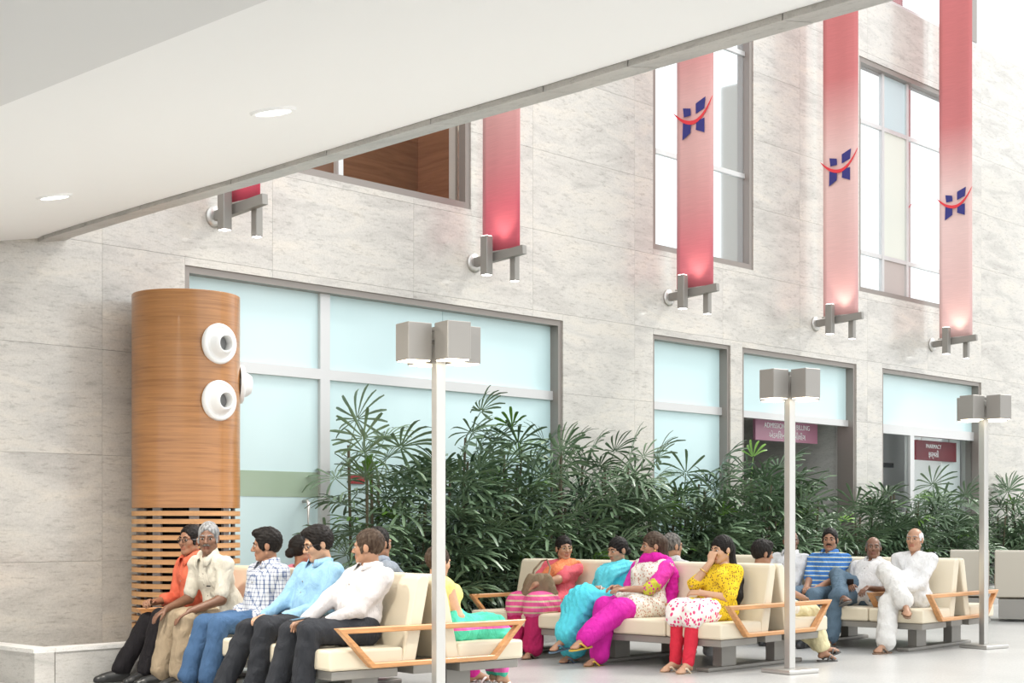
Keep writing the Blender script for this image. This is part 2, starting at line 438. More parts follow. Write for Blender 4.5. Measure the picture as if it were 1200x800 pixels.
def planter(x0, x1, label):
    e = empty('planter', ((x0+x1)/2, 10.7, 0)); tag(e, label, 'planter'); hw = (x1-x0)/2
    box('front_curb', (-hw, -.5, 0), (hw, -.38, .28), M_CURB, e); box('end_curb', (-hw, -.38, 0), (-hw+.12, .48, .28), M_CURB, e)
    box('end_curb', (hw-.12, -.38, 0), (hw, .48, .28), M_CURB, e); box('soil', (-hw+.12, -.38, 0), (hw-.12, .48, .24), M_SOIL, e)
planter(8.75, 17.0, 'long granite planter bed under the tall palm hedge behind the benches')
planter(17.5, 21.5, 'granite planter bed under the palms before the counter room glass')
planter(21.75, 25.5, 'granite planter bed under the dark palms past the last lamp')

# ---------------------------------------------------------------- wooden air column
col = empty('air_column', (7.22, 10.69, 0)); tag(col, 'round wood veneered air column with slatted base and white nozzles', 'column')
CR = .448; SZ = 1.335; CH = 3.12
o = obj('veneer_shell', lathe_bm([(CR-.02, SZ), (CR, SZ), (CR, CH-.004), (CR-.004, CH), (0, CH)], 72), M_COLW, col); smooth(o.data); o.modifiers.new('es', 'EDGE_SPLIT').split_angle = R(40)
o = obj('inner_core', lathe_bm([(CR-.13, 0), (CR-.13, SZ)], 40), M_BLACK, col); smooth(o.data)
slat_me = None
n = 20
for i in range(n):
    zc = SZ-.046-i*.0665
    if slat_me is None:
        b = lathe_bm([(CR-.035, -.02), (CR, -.02), (CR, .02), (CR-.035, .02), (CR-.035, -.02)], 56)
        slat_me = bpy.data.meshes.new('slat'); b.to_mesh(slat_me); b.free(); slat_me.materials.append(M_SLAT)
    obj('slat', slat_me, None, col, loc=(0, 0, zc))
M_BATTEN = mat('batten_grey', (.42, .41, .40), .6)
for i in range(8):
    a = 2*PI*i/8 + R(20)
    b = bbox_bm((-.04, -.012, 0), (.04, .012, SZ)); o = obj('upright', b, M_BATTEN, col, loc=(math.cos(a)*(CR-.055), math.sin(a)*(CR-.055), 0), rot=(0, 0, a+PI/2))
noz_prof = [(.165, 0), (.168, .02), (.160, .04), (.142, .045), (.135, .035), (.122, .033), (.112, .05), (.095, .085), (.075, .112), (.066, .115), (.062, .108), (.064, .06), (.066, -.02)]
noz_me = bpy.data.meshes.new('nozzle'); b = lathe_bm(noz_prof, 48); b.to_mesh(noz_me); b.free(); noz_me.materials.append(M_NOZ); smooth(noz_me)
thr_me = bpy.data.meshes.new('throat'); b = lathe_bm([(0, .03), (.0625, .03)], 32); b.to_mesh(thr_me); b.free(); thr_me.materials.append(mat('throat_grey', (.22, .22, .22), .5, metal=.3))
flap = mat('flap_grey', (.5, .5, .5), .4)
def nozzle(ang, z):
    d = Vector((math.cos(ang), math.sin(ang), 0)); e = obj('air_nozzle', noz_me, None, col, loc=d*(CR-.012)+Vector((0, 0, z)))
    e.rotation_euler = (d + Vector((0, 0, -.03))).to_track_quat('Z', 'X').to_euler()
    t = obj('throat', thr_me, None, e)
    return e
# column-facing directions: towards the camera side is roughly -X-Y
def cdir(deg): return math.atan2(-math.sin(math.atan2(10.69, 7.22)), -math.cos(math.atan2(10.69, 7.22))) + R(deg)
nozzle(cdir(36), 1.2+207*12.4/1750+.02); nozzle(cdir(36), 1.2+141*12.4/1750+.02); nozzle(cdir(98), 1.2+167*12.5/1750)
nozzle(cdir(160), 2.4); 

# ---------------------------------------------------------------- benches
BL = 2.86; SW = BL/5
def make_bench():
    root = empty('waiting_bench')
    seat_me = bpy.data.meshes.new('seat_cushion'); b = bbox_bm((-.28, 0, -.13), (.28, SW-.006, 0), None, .022, 3); b.to_mesh(seat_me); b.free(); seat_me.materials.append(M_CREAM); smooth(seat_me)
    for sd in (-1, 1):
        for i in range(5):
            o = obj('seat_cushion', seat_me, None, root, loc=(sd*.50, i*SW+.003, .405)); auto(o)
        poly = [(-.235, .30), (-.125, .30), (-.012, .835), (-.03, .868), (-.075, .872), (-.105, .85)]
        if sd > 0: poly = [(-x, z) for x, z in poly]
        o = obj('backrest', prism_bm(poly, 1, .004, BL-.004, .016), M_CREAM, root); smooth(o.data); auto(o)
        box('apron', (sd*.50-.25, .03, .215), (sd*.50+.25, BL-.03, .272), M_GREYM, root, .004, 1)
    box('spine_beam', (-.12, .04, .22), (.12, BL-.04, .30), M_GREYM, root)
    for y in (.22, 1.36, 2.50):
        for sd in (-1, 1): box('leg', (sd*.38-.10, y, .035), (sd*.38+.10, y+.09, .214), M_GREYM, root)
        box('foot_plate', (-.68, y-.02, 0), (.68, y+.11, .034), M_GREYM, root, .006, 1)
    # wooden arm frames: trapezoid loops spanning both seats
    def arm(y):
        outer = [(-.76, .548), (.76, .548), (.50, .285), (-.50, .285)]
        inner = [(-.685, .512), (.685, .512), (.482, .318), (-.482, .318)]
        bm = bmesh.new(); W = .055
        L = [[bm.verts.new((p[0], yy, p[1])) for p in pl] for yy in (y, y+W) for pl in (outer, inner)]
        for i in range(4):
            j = (i+1) % 4
            bm.faces.new([L[0][i], L[0][j], L[1][j], L[1][i]]); bm.faces.new([L[2][i], L[3][i], L[3][j], L[2][j]])
            bm.faces.new([L[0][i], L[2][i], L[2][j], L[0][j]]); bm.faces.new([L[1][i], L[1][j], L[3][j], L[3][i]])
        bmesh.ops.recalc_face_normals(bm, faces=bm.faces)
        bmesh.ops.bevel(bm, geom=list(bm.edges), offset=.005, segments=1, affect='EDGES')
        return obj('arm_frame', bm, M_ARM, root)
    arm(-.057)
    arm(BL+.002)
    # short arms between seats: front hook only, resting on the cushions
    for sd in (-1, 1):
        for y in (SW-.0275, 3*SW-.0275):
            out = [(-.76, .548), (-.16, .548), (-.16, .512), (-.685, .512), (-.575, .406), (-.617, .406)]
            o = obj('arm_hook', prism_bm([(sd*-x, z) for x, z in out], 1, y, y+.055, .004), M_ARM, root)
    return root
bench = make_bench()
BEN = {1: (6.74, 7.16, -7.8), 2: (10.53, 6.99, -.4), 3: (13.42, 6.82, 2.2)}
BLAB = {1: 'cream double-sided bench where five men sit in front of the wooden column',
        2: 'cream double-sided bench where four women sit before the tall palm hedge',
        3: 'cream double-sided bench where four men sit beyond the women'}
for b_ in (1, 2, 3):
    r = bench if b_ == 1 else copy_tree(bench)
    x, y, a = BEN[b_]; r.location = (x, y, 0); r.rotation_euler = (0, 0, R(a))
    tag(r, BLAB[b_], 'bench', 'double-sided waiting benches')
def far_bench(x, y, rz, L, label):
    root = empty('lounge_bench', (x, y, 0), rz)
    tag(root, label, 'bench', 'taupe benches seen from behind')
    poly = [(0, .30), (.12, .30), (.10, .86), (.075, .88), (.02, .88), (0, .86)]
    o = obj('backrest', prism_bm(poly, 1, 0, L, .014), M_TAN, root); smooth(o.data); auto(o)
    box('seat_cushion', (.13, .02, .28), (.72, L-.02, .41), M_CREAM, root, .02, 2)
    box('base', (.02, .05, .035), (.66, L-.05, .279), M_GREYM, root)
    for yy in (.0, L-.055): box('arm_rest', (.135, yy, .415), (.72, yy+.055, .56), M_ARM, root, .006, 1)
far_bench(17.56, 8.54, R(26), .47, 'narrow taupe-backed seat behind the last cream bench')
far_bench(18.07, 7.05, R(26), 1.5, 'wide taupe-backed seat past the last lamp post')

# ---------------------------------------------------------------- lamp posts
def make_lamp():
    root = empty('lamp_post')
    box('base_plate', (-.165, -.165, 0), (.165, .165, .035), M_STEEL, root, .006, 1)
    box('pole', (-.033, -.033, .036), (.033, .033, 2.40), M_STEEL, root, .004, 1)
    box('top_cap', (-.03, -.03, 2.40), (.03, .03, 2.43), M_GREYM, root)
    for i in range(4):
        a = PI/2*i
        d = Vector((math.cos(a), math.sin(a), 0))*.176
        o = obj('lamp_head', bbox_bm((-.083, -.083, -.115), (.083, .083, .115), None, .004, 1), M_LAMPBOX, root, loc=(d.x, d.y, 2.325))
        box('diffuser', (-.074, -.074, -.121), (.074, .074, -.1155), M_GLOW, o)
        bb = tube_bm([(0.03*math.cos(a), .03*math.sin(a), 2.335), (.092*math.cos(a), .092*math.sin(a), 2.335)], .014, 8)
        obj('bracket_arm', bb, M_GREYM, root)
    return root
lp = make_lamp()
for i, (x, y, rz, lab) in enumerate(((6.43, 6.77, -14, 'four-headed steel lamp post beside the bench of men by the column'),
                        (10.30, 6.72, -12, 'four-headed steel lamp post at the end of the bench of women'),
                        (13.66, 6.70, -12, 'four-headed steel lamp post at the end of the third bench'))):
    r = lp if i == 0 else copy_tree(lp)
    r.location = (x, y, 0); r.rotation_euler = (0, 0, R(rz)); tag(r, lab, 'lamp post', 'square-headed lamp posts')

# ---------------------------------------------------------------- banners on wall brackets
def banner_mat(i, haze):
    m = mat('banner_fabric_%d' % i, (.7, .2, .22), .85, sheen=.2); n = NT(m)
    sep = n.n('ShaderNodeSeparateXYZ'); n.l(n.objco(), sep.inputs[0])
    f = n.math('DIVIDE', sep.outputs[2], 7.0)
    def L(c): return tuple(x*(1-haze)+y*haze for x, y in zip(c, (.84, .62, .58)))  # washed-out haze mixed into the cloth colour, strongest on the right banners
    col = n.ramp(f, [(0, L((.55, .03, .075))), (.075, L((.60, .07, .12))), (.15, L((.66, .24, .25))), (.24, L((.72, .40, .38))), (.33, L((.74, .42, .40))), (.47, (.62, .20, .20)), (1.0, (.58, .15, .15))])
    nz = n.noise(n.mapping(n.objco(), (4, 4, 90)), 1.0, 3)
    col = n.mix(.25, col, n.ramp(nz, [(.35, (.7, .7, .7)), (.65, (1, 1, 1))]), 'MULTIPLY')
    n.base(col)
    return m
M_LBLUE = mat('logo_blue', (.035, .035, .20), .7); M_LRED = mat('logo_red', (.75, .045, .06), .7)
def quad_obj(name, pts, m, parent, th=.004):
    """thin solid plate in the (y,z) plane facing -x"""
    return obj(name, prism_bm(pts, 0, -th, 0), m, parent)
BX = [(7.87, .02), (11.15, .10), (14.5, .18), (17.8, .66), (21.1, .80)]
BL_ = ['short visible red banner under the soffit edge with two spotlights', 'red hanging banner without emblem beside the timber lined window',
       'red hanging banner with blue emblem before the single tall upper window', 'pale pink hanging banner with blue emblem left of the gridded upper window',
       'palest hanging banner with blue emblem right of the gridded upper window']
LOGZ = [None, None, None, None, None]
def logo_z(px, py, X, Y):
    c_, s_ = .72345, .69038; d = c_*X + s_*Y
    return 1.2 + (614-py)*d/1750
for i, (bx, haze) in enumerate(BX):
    root = empty('hanging_banner', (bx, WY-.40, 3.99)); tag(root, BL_[i], 'banner', 'hanging banners on the stone wall')
    # root origin: centre of the banner's foot; banner plane is perpendicular to the wall, width along y
    bm = bmesh.new(); W = .27; H_ = 7.2; rows = 60; cols = 8; vv = []
    for r_ in range(rows+1):
        row = []
        for c_ in range(cols+1):
            y = -W + 2*W*c_/cols; z = H_*r_/rows + .05
            xo = .012*math.sin(c_/cols*PI*2.3+i)*(.3+.7*math.sin(r_/rows*PI)) 
            row.append(bm.verts.new((xo, y, z)))
        vv.append(row)
    for r_ in range(rows):
        for c_ in range(cols): bm.faces.new([vv[r_][c_], vv[r_][c_+1], vv[r_+1][c_+1], vv[r_+1][c_]])
    fo = obj('banner_cloth', bm, banner_mat(i, haze), root); smooth(fo.data)
    so = fo.modifiers.new('th', 'SOLIDIFY'); so.thickness = .003
    ro = obj('bottom_rod', tube_bm([(0, -W-.02, .05), (0, W+.02, .05)], .012, 8), M_STEEL, root)
    up = Vector((0, -1, .07)).normalized()
    a0 = Vector((0, .40, -.03)); a1 = a0 + up*.74
    # arm: square bar from the wall flange outwards
    br = bmesh.new()
    for (p, q, hh, ww) in ((a0+up*.03, a1, .045, .03),):
        sdv = Vector((1, 0, 0)); upv = up.cross(sdv)
        L = [[br.verts.new(c + sdv*ww*sx + upv*hh*sz) for sx, sz in ((-1, -1), (1, -1), (1, 1), (-1, 1))] for c in (p, q)]
        br.faces.new(L[0]); br.faces.new(list(reversed(L[1])))
        for k in range(4): br.faces.new([L[0][k], L[1][k], L[1][(k+1) % 4], L[0][(k+1) % 4]])
    bmesh.ops.recalc_face_normals(br, faces=br.faces)
    arm_o = obj('bracket_arm', br, M_GREYM, root)
    fo2 = obj('wall_flange', lathe_bm([(0, 0), (.10, 0), (.10, .02), (.05, .03), (0, .03)], 28), M_STEEL, root, loc=(0, .399, -.03), rot=(R(90), 0, 0)); smooth(fo2.data)
    for (yy, xx, zlo, zhi, r_) in ((.10, -.11, -.20, .20, .05), (-.14, .06, -.27, .03, .04)):
        sp = obj('spotlight', bbox_bm((-r_*.9, -r_, 0), (r_*.9, r_, zhi-zlo), None, .006, 1), M_GREYM, root, loc=(xx, yy, zlo))
        box('lens', (-r_*.7, -r_*.8, -.006), (r_*.7, r_*.8, -.0005), M_SPOT, sp)
        box('lens', (-r_*.7, -r_*.8, zhi-zlo+.0005), (r_*.7, r_*.8, zhi-zlo+.004), M_SPOT, sp)
    sl = bpy.data.lights.new('banner_uplight', 'SPOT'); sl.energy = 7; sl.spot_size = R(70); sl.spot_blend = .8; sl.shadow_soft_size = .04; sl.color = (1, .88, .72)
    so_ = bpy.data.objects.new('banner_uplight', sl); link(so_, root); so_.location = (-.17, -.06, .03); so_.rotation_euler = Vector((.30, -.02, 1)).to_track_quat('-Z', 'Y').to_euler()
    if i >= 2:
        py = {2: 142, 3: 199, 4: 241}[i]; lz = logo_z(0, py, bx, WY-.40) - 3.99
        lg = empty('emblem', (-.018, 0, lz)); lg.parent = root
        s_ = .0125
        # picture x grows towards -y ; plates given in emblem pixels (x right, z up), centre at 0
        def Q(pts): return [(-x*.0148, z*.0113) for x, z in pts]
        for pts in ([(-10, 6), (-3, 6.5), (-3.5, 14), (-11, 16)], [(2, 7), (10.5, 11), (11.5, 23), (2, 18)],
                    [(-11.5, -18), (-3.5, -12), (-3, -1), (-11, 0)], [(2, -10), (10.5, -14.5), (10.5, 1), (2.5, -1)]):
            quad_obj('emblem_plate', Q([(x, z) for x, z in pts]), M_LBLUE, lg, .004)
        top = []; bot = []
        for k in range(17):
            t = -1 + 2*k/16; xx = t*19.5-1; zz = 14*t*t - 1 + (9 if t > 0 else 0)*t*t
            th = 3.6*(1-t*t)**.6 + .5
            top.append((xx, zz+th*.4)); bot.append((xx, zz-th*.6))
        quad_obj('emblem_smile', Q(top + bot[::-1]), M_LRED, lg, .007)

# ---------------------------------------------------------------- signs
def text_mesh(body, size, m, parent, loc, rot, name, ext=.002):
    cu = bpy.data.curves.new(name, 'FONT'); cu.body = body; cu.size = size; cu.extrude = ext; cu.align_x = 'CENTER'; cu.align_y = 'CENTER'
    t = bpy.data.objects.new(name, cu); C.objects.link(t)
    dg = bpy.context.evaluated_depsgraph_get(); me = bpy.data.meshes.new_from_object(t.evaluated_get(dg))
    bpy.data.objects.remove(t)
    me.materials.clear()
    return obj(name, me, m, parent, loc, rot)
M_TEXT = mat('sign_lettering', (.9, .88, .88), .5)
M_SIGN1 = mat('sign_mauve', (.46, .20, .28), .25, coat=.5); M_SIGN2 = mat('sign_maroon', (.20, .025, .035), .4, spec=.2)
sg = empty('hanging_sign', (17.84, WY+.5, 2.50)); tag(sg, 'mauve hanging sign with white lettering in the passage opening', 'sign')
box('sign_board', (-.78, -.02, -.145), (.78, .02, .145), M_SIGN1, sg)
for xx in (-.62, .55): box('hanger', (xx-.015, -.012, .146), (xx+.015, .012, .36), M_STEEL, sg)
text_mesh('ADMISSION AND BILLING', .10, M_TEXT, sg, (0, -.022, .065), (R(90), 0, 0), 'lettering')
text_mesh('એડમિશન અને બીલીંગ', .115, M_TEXT, sg, (0, -.022, -.07), (R(90), 0, 0), 'lettering')
sg = empty('counter_sign', (21.82, WY+.32, 2.36)); tag(sg, 'dark maroon sign with pale lettering behind the counter room glass', 'sign')
box('sign_board', (-.66, -.02, -.155), (.66, .02, .155), M_SIGN2, sg)
for xx in (-.45, .45): box('hanger', (xx-.01, -.01, .156), (xx+.01, .01, .535), M_STEEL, sg)
text_mesh('PHARMACY', .095, M_TEXT, sg, (-.1, -.022, .065), (R(90), 0, 0), 'lettering')
text_mesh('ફાર્મસી', .12, M_TEXT, sg, (-.1, -.022, -.06), (R(90), 0, 0), 'lettering')
sg = box('door_notice', (9.54, FD0+.03, 1.60), (9.75, FD0+.0395, 1.69), mat('notice_red', (.34, .05, .05), .5)); tag(sg, 'small red notice stuck on the frosted glass behind the palms', 'sign')

# ---------------------------------------------------------------- lady palms
def leaf_mat(name, c0, c1):
    m = mat(name, c0, .36, spec=.5); n = NT(m); oi = n.n('ShaderNodeObjectInfo')
    col = n.ramp(oi.outputs['Random'], [(0, c1), (.6, c0), (1, tuple(x*1.35 for x in c0))])
    P = n.objco(); nz = n.noise(P, 30, 2)
    n.base(n.mix(.35, col, n.ramp(nz, [(.35, (.6, .6, .6)), (.65, (1, 1, 1))]), 'MULTIPLY'))
    n.p.inputs['Subsurface Weight'].default_value = 0
    return m
M_LEAF = leaf_mat('palm_leaf', (.135, .205, .115), (.085, .145, .08))
M_LEAF2 = leaf_mat('palm_leaf_bright', (.13, .27, .035), (.10, .22, .03))
M_CANE = mat('palm_cane', (.10, .085, .05), .8)
def leaf_mesh(seed, m, nl, span, L0):
    rg = random.Random(seed); V = []; F = []
    def addq(a): F.append(a)
    # petiole along +x from origin to (pl,0,0)
    pl = rg.uniform(.20, .30)
    for (x, r) in ((0, .006), (pl, .004)):
        for k in range(4):
            a = PI/2*k; V.append((x, r*math.cos(a), r*math.sin(a) - .0*x))
    for k in range(4): F.append((k, (k+1) % 4, 4+(k+1) % 4, 4+k))
    for i in range(nl):
        t = -1 + 2*i/(nl-1); ang = t*span/2 + rg.uniform(-.05, .05)
        L = L0*(1-.22*abs(t)**1.5)*rg.uniform(.88, 1.08); w = rg.uniform(.0105, .0150)*(1-.15*abs(t))
        droop = rg.uniform(.04, .42)*L; up = rg.uniform(.02, .10)
        base = len(V); d = (math.cos(ang), math.sin(ang)); pn = (-d[1], d[0])
        ns = 6
        for s_ in range(ns):
            q = s_/(ns-1); r = .012 + L*q
            zz = up*L*math.sin(q*PI*.6) - droop*q**2.4
            rr = r*(1-.14*q*q)
            ww = w*(.35+1.3*q-.1 if q < .5 else 1.0 if q < .85 else .62) if s_ > 0 else .004
            fold = ww*.35
            for (o_, dz) in ((-ww, fold), (0, 0), (ww, fold)):
                V.append((pl + d[0]*rr + pn[0]*o_, d[1]*rr + pn[1]*o_, zz+dz))
        for s_ in range(ns-1):
            a = base+s_*3
            F.append((a, a+3, a+4, a+1)); F.append((a+1, a+4, a+5, a+2))
    me = bpy.data.meshes.new('fan_leaf'); me.from_pydata(V, [], F); me.update(); me.materials.append(m); smooth(me)
    return me
LEAVES = [leaf_mesh(i, M_LEAF, random.Random(i).choice([9, 10, 11, 12, 13]), R(random.Random(i+50).uniform(190, 275)), random.Random(i+9).uniform(.27, .35)) for i in range(8)]
LEAVES_B = [leaf_mesh(40+i, M_LEAF2, 6, R(110), .24) for i in range(2)]
def palm(x, y, h, w, nleaf, seed, label, low=.06):
    nleaf = int(nleaf*2.0)
    rg = random.Random(seed); root = empty('lady_palm', (x, y, .24)); tag(root, label, 'palm', 'lady palms along the wall')
    nc = 9; canes = []
    for k in range(nc):
        bx, by = rg.uniform(-w*.42, w*.42), rg.uniform(-.22, .26); ch = h*rg.uniform(.55, .86) - .24
        tx, ty = bx*1.25+rg.uniform(-.06, .06), by+rg.uniform(-.12, .04)
        canes.append((bx, by, tx, ty, ch))
        b = tube_bm([(bx, by, 0), ((bx+tx)/2, (by+ty)/2, ch*.5), (tx, ty, ch)], .014, 6); obj('cane', b, M_CANE, root)
    for k in range(nleaf):
        bx, by, tx, ty, ch = canes[k % nc]
        q = low + (1-low)*((k//nc)+rg.random())/max(1, math.ceil(nleaf/nc)); q = min(q, 1.0)
        p = Vector((bx+(tx-bx)*q, by+(ty-by)*q, ch*q))
        # leaves face the open side (away from the wall) and the two flanks
        az = rg.uniform(-PI*1.02, .02*PI) if rg.random() < .86 else rg.uniform(0, PI)
        el = R(rg.uniform(5, 55)) if q > .75 else R(rg.uniform(-12, 38))
        if q > .93: el = R(rg.uniform(25, 75))
        me = rg.choice(LEAVES) if rg.random() > .05 else rg.choice(LEAVES_B)
        o = obj('fan_leaf', me, None, root)
        d = Vector((math.cos(az)*math.cos(el), math.sin(az)*math.cos(el)*.9, math.sin(el))).normalized()
        zax = Vector((0, 0, 1)) - d*d.z; zax = zax.normalized() if zax.length > 1e-3 else Vector((0, 1, 0))
        yax = zax.cross(d); M3 = Matrix((d, yax, zax)).transposed()
        M3 = M3 @ Matrix.Rotation(rg.uniform(-.5, .5), 3, 'X')
        o.matrix_local = Matrix.Translation(p) @ M3.to_4x4() @ Matrix.Scale(rg.uniform(1.05, 1.5), 4)
    return root
PALMS = [
 (9.52, 10.62, 2.30, .9, 62, 'leafy lady palm in front of the frosted shop front, beside the glass door'),
 (10.25, 10.72, 2.42, 1.0, 58, 'tallest lady palm, in front of the frosted shop front behind the girl'),
 (11.15, 10.68, 2.40, 1.0, 56, 'tall lady palm at the middle of the frosted shop front'),
 (12.05, 10.70, 2.28, 1.0, 54, 'lady palm beside the right jamb of the frosted shop front'),
 (13.00, 10.70, 2.22, 1.0, 54, 'lady palm in front of the blank stone pier behind the women'),
 (13.95, 10.70, 1.98, 1.0, 50, 'lady palm in front of the narrow frosted window'),
 (14.90, 10.70, 2.02, 1.0, 52, 'lady palm below the right side of the narrow frosted window'),
 (15.80, 10.70, 2.10, 1.0, 52, 'lady palm at the near edge of the passage opening'),
 (16.55, 10.72, 1.95, .9, 46, 'last lady palm of the long hedge, in front of the passage opening'),
 (18.20, 10.68, 1.72, 1.0, 46, 'low lady palm at the stone pier past the passage'),
 (19.20, 10.70, 1.90, 1.0, 50, 'low lady palm under the first pane of the counter room'),
 (20.25, 10.70, 1.80, 1.0, 50, 'low lady palm under the maroon counter sign'),
 (22.45, 10.65, 1.75, 1.0, 46, 'dark lady palm just past the counter room jamb'),
 (23.45, 10.68, 1.95, 1.0, 48, 'dark lady palm against the bare wall behind the taupe benches'),
]
for i, (x, y, h, w, nl, lab) in enumerate(PALMS): palm(x, y, h, w, nl, 100+i, lab)

# ---------------------------------------------------------------- people: distance-field bodies meshed with surface nets
class Field:
    def __init__(s, lo, hi, h):
        s.h = h; s.lo = np.array(lo, np.float32)
        s.n = np.maximum(3, np.ceil((np.array(hi)-np.array(lo))/h).astype(int)+1)
        s.ax = [s.lo[i] + h*np.arange(s.n[i], dtype=np.float32) for i in range(3)]
        s.F = np.full(tuple(s.n), 1.0, np.float32)
    def sl(s, lo, hi):
        r = []
        for i in range(3):
            a = int(np.clip(math.floor((lo[i]-s.lo[i])/s.h), 0, s.n[i])); b = int(np.clip(math.ceil((hi[i]-s.lo[i])/s.h)+1, 0, s.n[i]))
            if b <= a: return None
            r.append(slice(a, b))
        return tuple(r)
    def grid(s, sl):
        return (s.ax[0][sl[0]][:, None, None], s.ax[1][sl[1]][None, :, None], s.ax[2][sl[2]][None, None, :])
    def put(s, sl, d, k, sub):
        A = s.F[sl]
        if sub: d = -d; A = -A; 
        if sub:
            # max(A0,-d) == -min(-A0, d)
            d = -d
            h = np.clip(.5+.5*(d-A)/k, 0, 1) if k > 0 else None
            A2 = (d*(1-h)+A*h - k*h*(1-h)) if k > 0 else np.minimum(A, d)
            s.F[sl] = -A2
        else:
            if k > 0:
                h = np.clip(.5+.5*(d-A)/k, 0, 1); s.F[sl] = d*(1-h)+A*h - k*h*(1-h)
            else: s.F[sl] = np.minimum(A, d)
    def cap(s, a, b, ra, rb=None, k=.02, flat=None, ff=1.0, sub=False):
        rb = ra if rb is None else rb
        a = np.array(a, np.float32); b = np.array(b, np.float32); m = max(ra, rb)+k+2*s.h
        sl = s.sl(np.minimum(a, b)-m, np.maximum(a, b)+m)
        if sl is None: return
        X, Y, Z = s.grid(sl); ba = b-a; L2 = float(ba@ba)+1e-9
        px, py, pz = X-a[0], Y-a[1], Z-a[2]
        t = np.clip((px*ba[0]+py*ba[1]+pz*ba[2])/L2, 0, 1)
        qx, qy, qz = px-t*ba[0], py-t*ba[1], pz-t*ba[2]
        if flat is not None:
            w = (qx*flat[0]+qy*flat[1]+qz*flat[2])*(ff-1); qx = qx+w*flat[0]; qy = qy+w*flat[1]; qz = qz+w*flat[2]
        d = np.sqrt(qx*qx+qy*qy+qz*qz) - (ra+(rb-ra)*t)
        if ff > 1: d = d/(1+.5*(ff-1))
        s.put(sl, d.astype(np.float32), k, sub)
    def ell(s, c, r, k=.02, sub=False, rot=None):
        c = np.array(c, np.float32); m = max(r)+k+2*s.h; sl = s.sl(c-m, c+m)
        if sl is None: return
        X, Y, Z = s.grid(sl); p = [X-c[0], Y-c[1], Z-c[2]]
        if rot is not None:
            p = [p[0]*rot[0][i]+p[1]*rot[1][i]+p[2]*rot[2][i] for i in range(3)]
        q0 = np.sqrt((p[0]/r[0])**2+(p[1]/r[1])**2+(p[2]/r[2])**2); q1 = np.sqrt((p[0]/r[0]**2)**2+(p[1]/r[1]**2)**2+(p[2]/r[2]**2)**2)+1e-6
        s.put(sl, (q0*(q0-1)/q1).astype(np.float32), k, sub)
    def plane(s, p, n_, k=.004):
        """keep the side the normal points away from (cut everything in front)"""
        X, Y, Z = s.grid((slice(None),)*3); d = (X-p[0])*n_[0]+(Y-p[1])*n_[1]+(Z-p[2])*n_[2]
        s.F = np.maximum(s.F, d.astype(np.float32))
    def wrinkle(s, amp, seed, fr=32.0, ridge=True, pref=None):
        """cloth creases: warped sheets of sharp-valley waves; pref stretches the folds across one axis"""
        rg = random.Random(seed); X, Y, Z = s.grid((slice(None),)*3)
        W = np.zeros((1, 1, 1), np.float32)
        for i in range(4):
            v = Vector((rg.gauss(0, 1), rg.gauss(0, 1), rg.gauss(0, 1)))
            if pref is not None: v = Vector([a*.35 for a in v.normalized()]) + Vector(pref)
            v = v.normalized()*fr*rg.uniform(.6, 1.5); ph = rg.uniform(0, 6)
            v2 = Vector((rg.gauss(0, 1), rg.gauss(0, 1), rg.gauss(0, 1))).normalized()*fr*.4; ph2 = rg.uniform(0, 6)
            q = np.sin(X*v.x+Y*v.y+Z*v.z+ph + 1.5*np.sin(X*v2.x+Y*v2.y+Z*v2.z+ph2))
            W = W + ((.6-np.abs(q)*1.3)*-1 if ridge else q)
        s.F = s.F + np.minimum(amp*W*.65 - amp*.95, .0018).astype(np.float32)
    def mesh(s):
        F = s.F; s_in = F < 0
        c = s_in[:-1, :-1, :-1].astype(np.int8)
        offs = [(0,0,0),(1,0,0),(0,1,0),(1,1,0),(0,0,1),(1,0,1),(0,1,1),(1,1,1)]
        n0, n1, n2 = s.n
        cnt = np.zeros((n0-1, n1-1, n2-1), np.int8)
        for a, b, d in offs: cnt += s_in[a:n0-1+a, b:n1-1+b, d:n2-1+d]
        act = (cnt > 0) & (cnt < 8); idx = np.argwhere(act)
        if len(idx) == 0: return np.zeros((0, 3)), np.zeros((0, 4), int)
        vals = np.stack([F[idx[:, 0]+a, idx[:, 1]+b, idx[:, 2]+d] for a, b, d in offs], 1)
        acc = np.zeros((len(idx), 3)); num = np.zeros(len(idx)); OA = np.array(offs, float)
        for i in range(8):
            for j in range(i+1, 8):
                if np.abs(OA[i]-OA[j]).sum() != 1: continue
                va, vb = vals[:, i], vals[:, j]; m = (va < 0) != (vb < 0)
                t = np.where(m, va/np.where(m, va-vb, 1), 0)
                acc += np.where(m[:, None], OA[i]+(OA[j]-OA[i])*t[:, None], 0); num += m
        V = (idx + acc/num[:, None])*s.h + s.lo
        ids = -np.ones(act.shape, np.int64); ids[act] = np.arange(len(idx))
        Q = []
        e = s_in[:-1, 1:-1, 1:-1] != s_in[1:, 1:-1, 1:-1]; I = np.argwhere(e); i, j, k = I[:, 0], I[:, 1]+1, I[:, 2]+1
        q = np.stack([ids[i, j-1, k-1], ids[i, j, k-1], ids[i, j, k], ids[i, j-1, k]], 1); fl = s_in[i+1, j, k]; q[fl] = q[fl][:, ::-1]; Q.append(q)
        e = s_in[1:-1, :-1, 1:-1] != s_in[1:-1, 1:, 1:-1]; I = np.argwhere(e); i, j, k = I[:, 0]+1, I[:, 1], I[:, 2]+1
        q = np.stack([ids[i-1, j, k-1], ids[i-1, j, k], ids[i, j, k], ids[i, j, k-1]], 1); fl = s_in[i, j+1, k]; q[fl] = q[fl][:, ::-1]; Q.append(q)
        e = s_in[1:-1, 1:-1, :-1] != s_in[1:-1, 1:-1, 1:]; I = np.argwhere(e); i, j, k = I[:, 0]+1, I[:, 1]+1, I[:, 2]
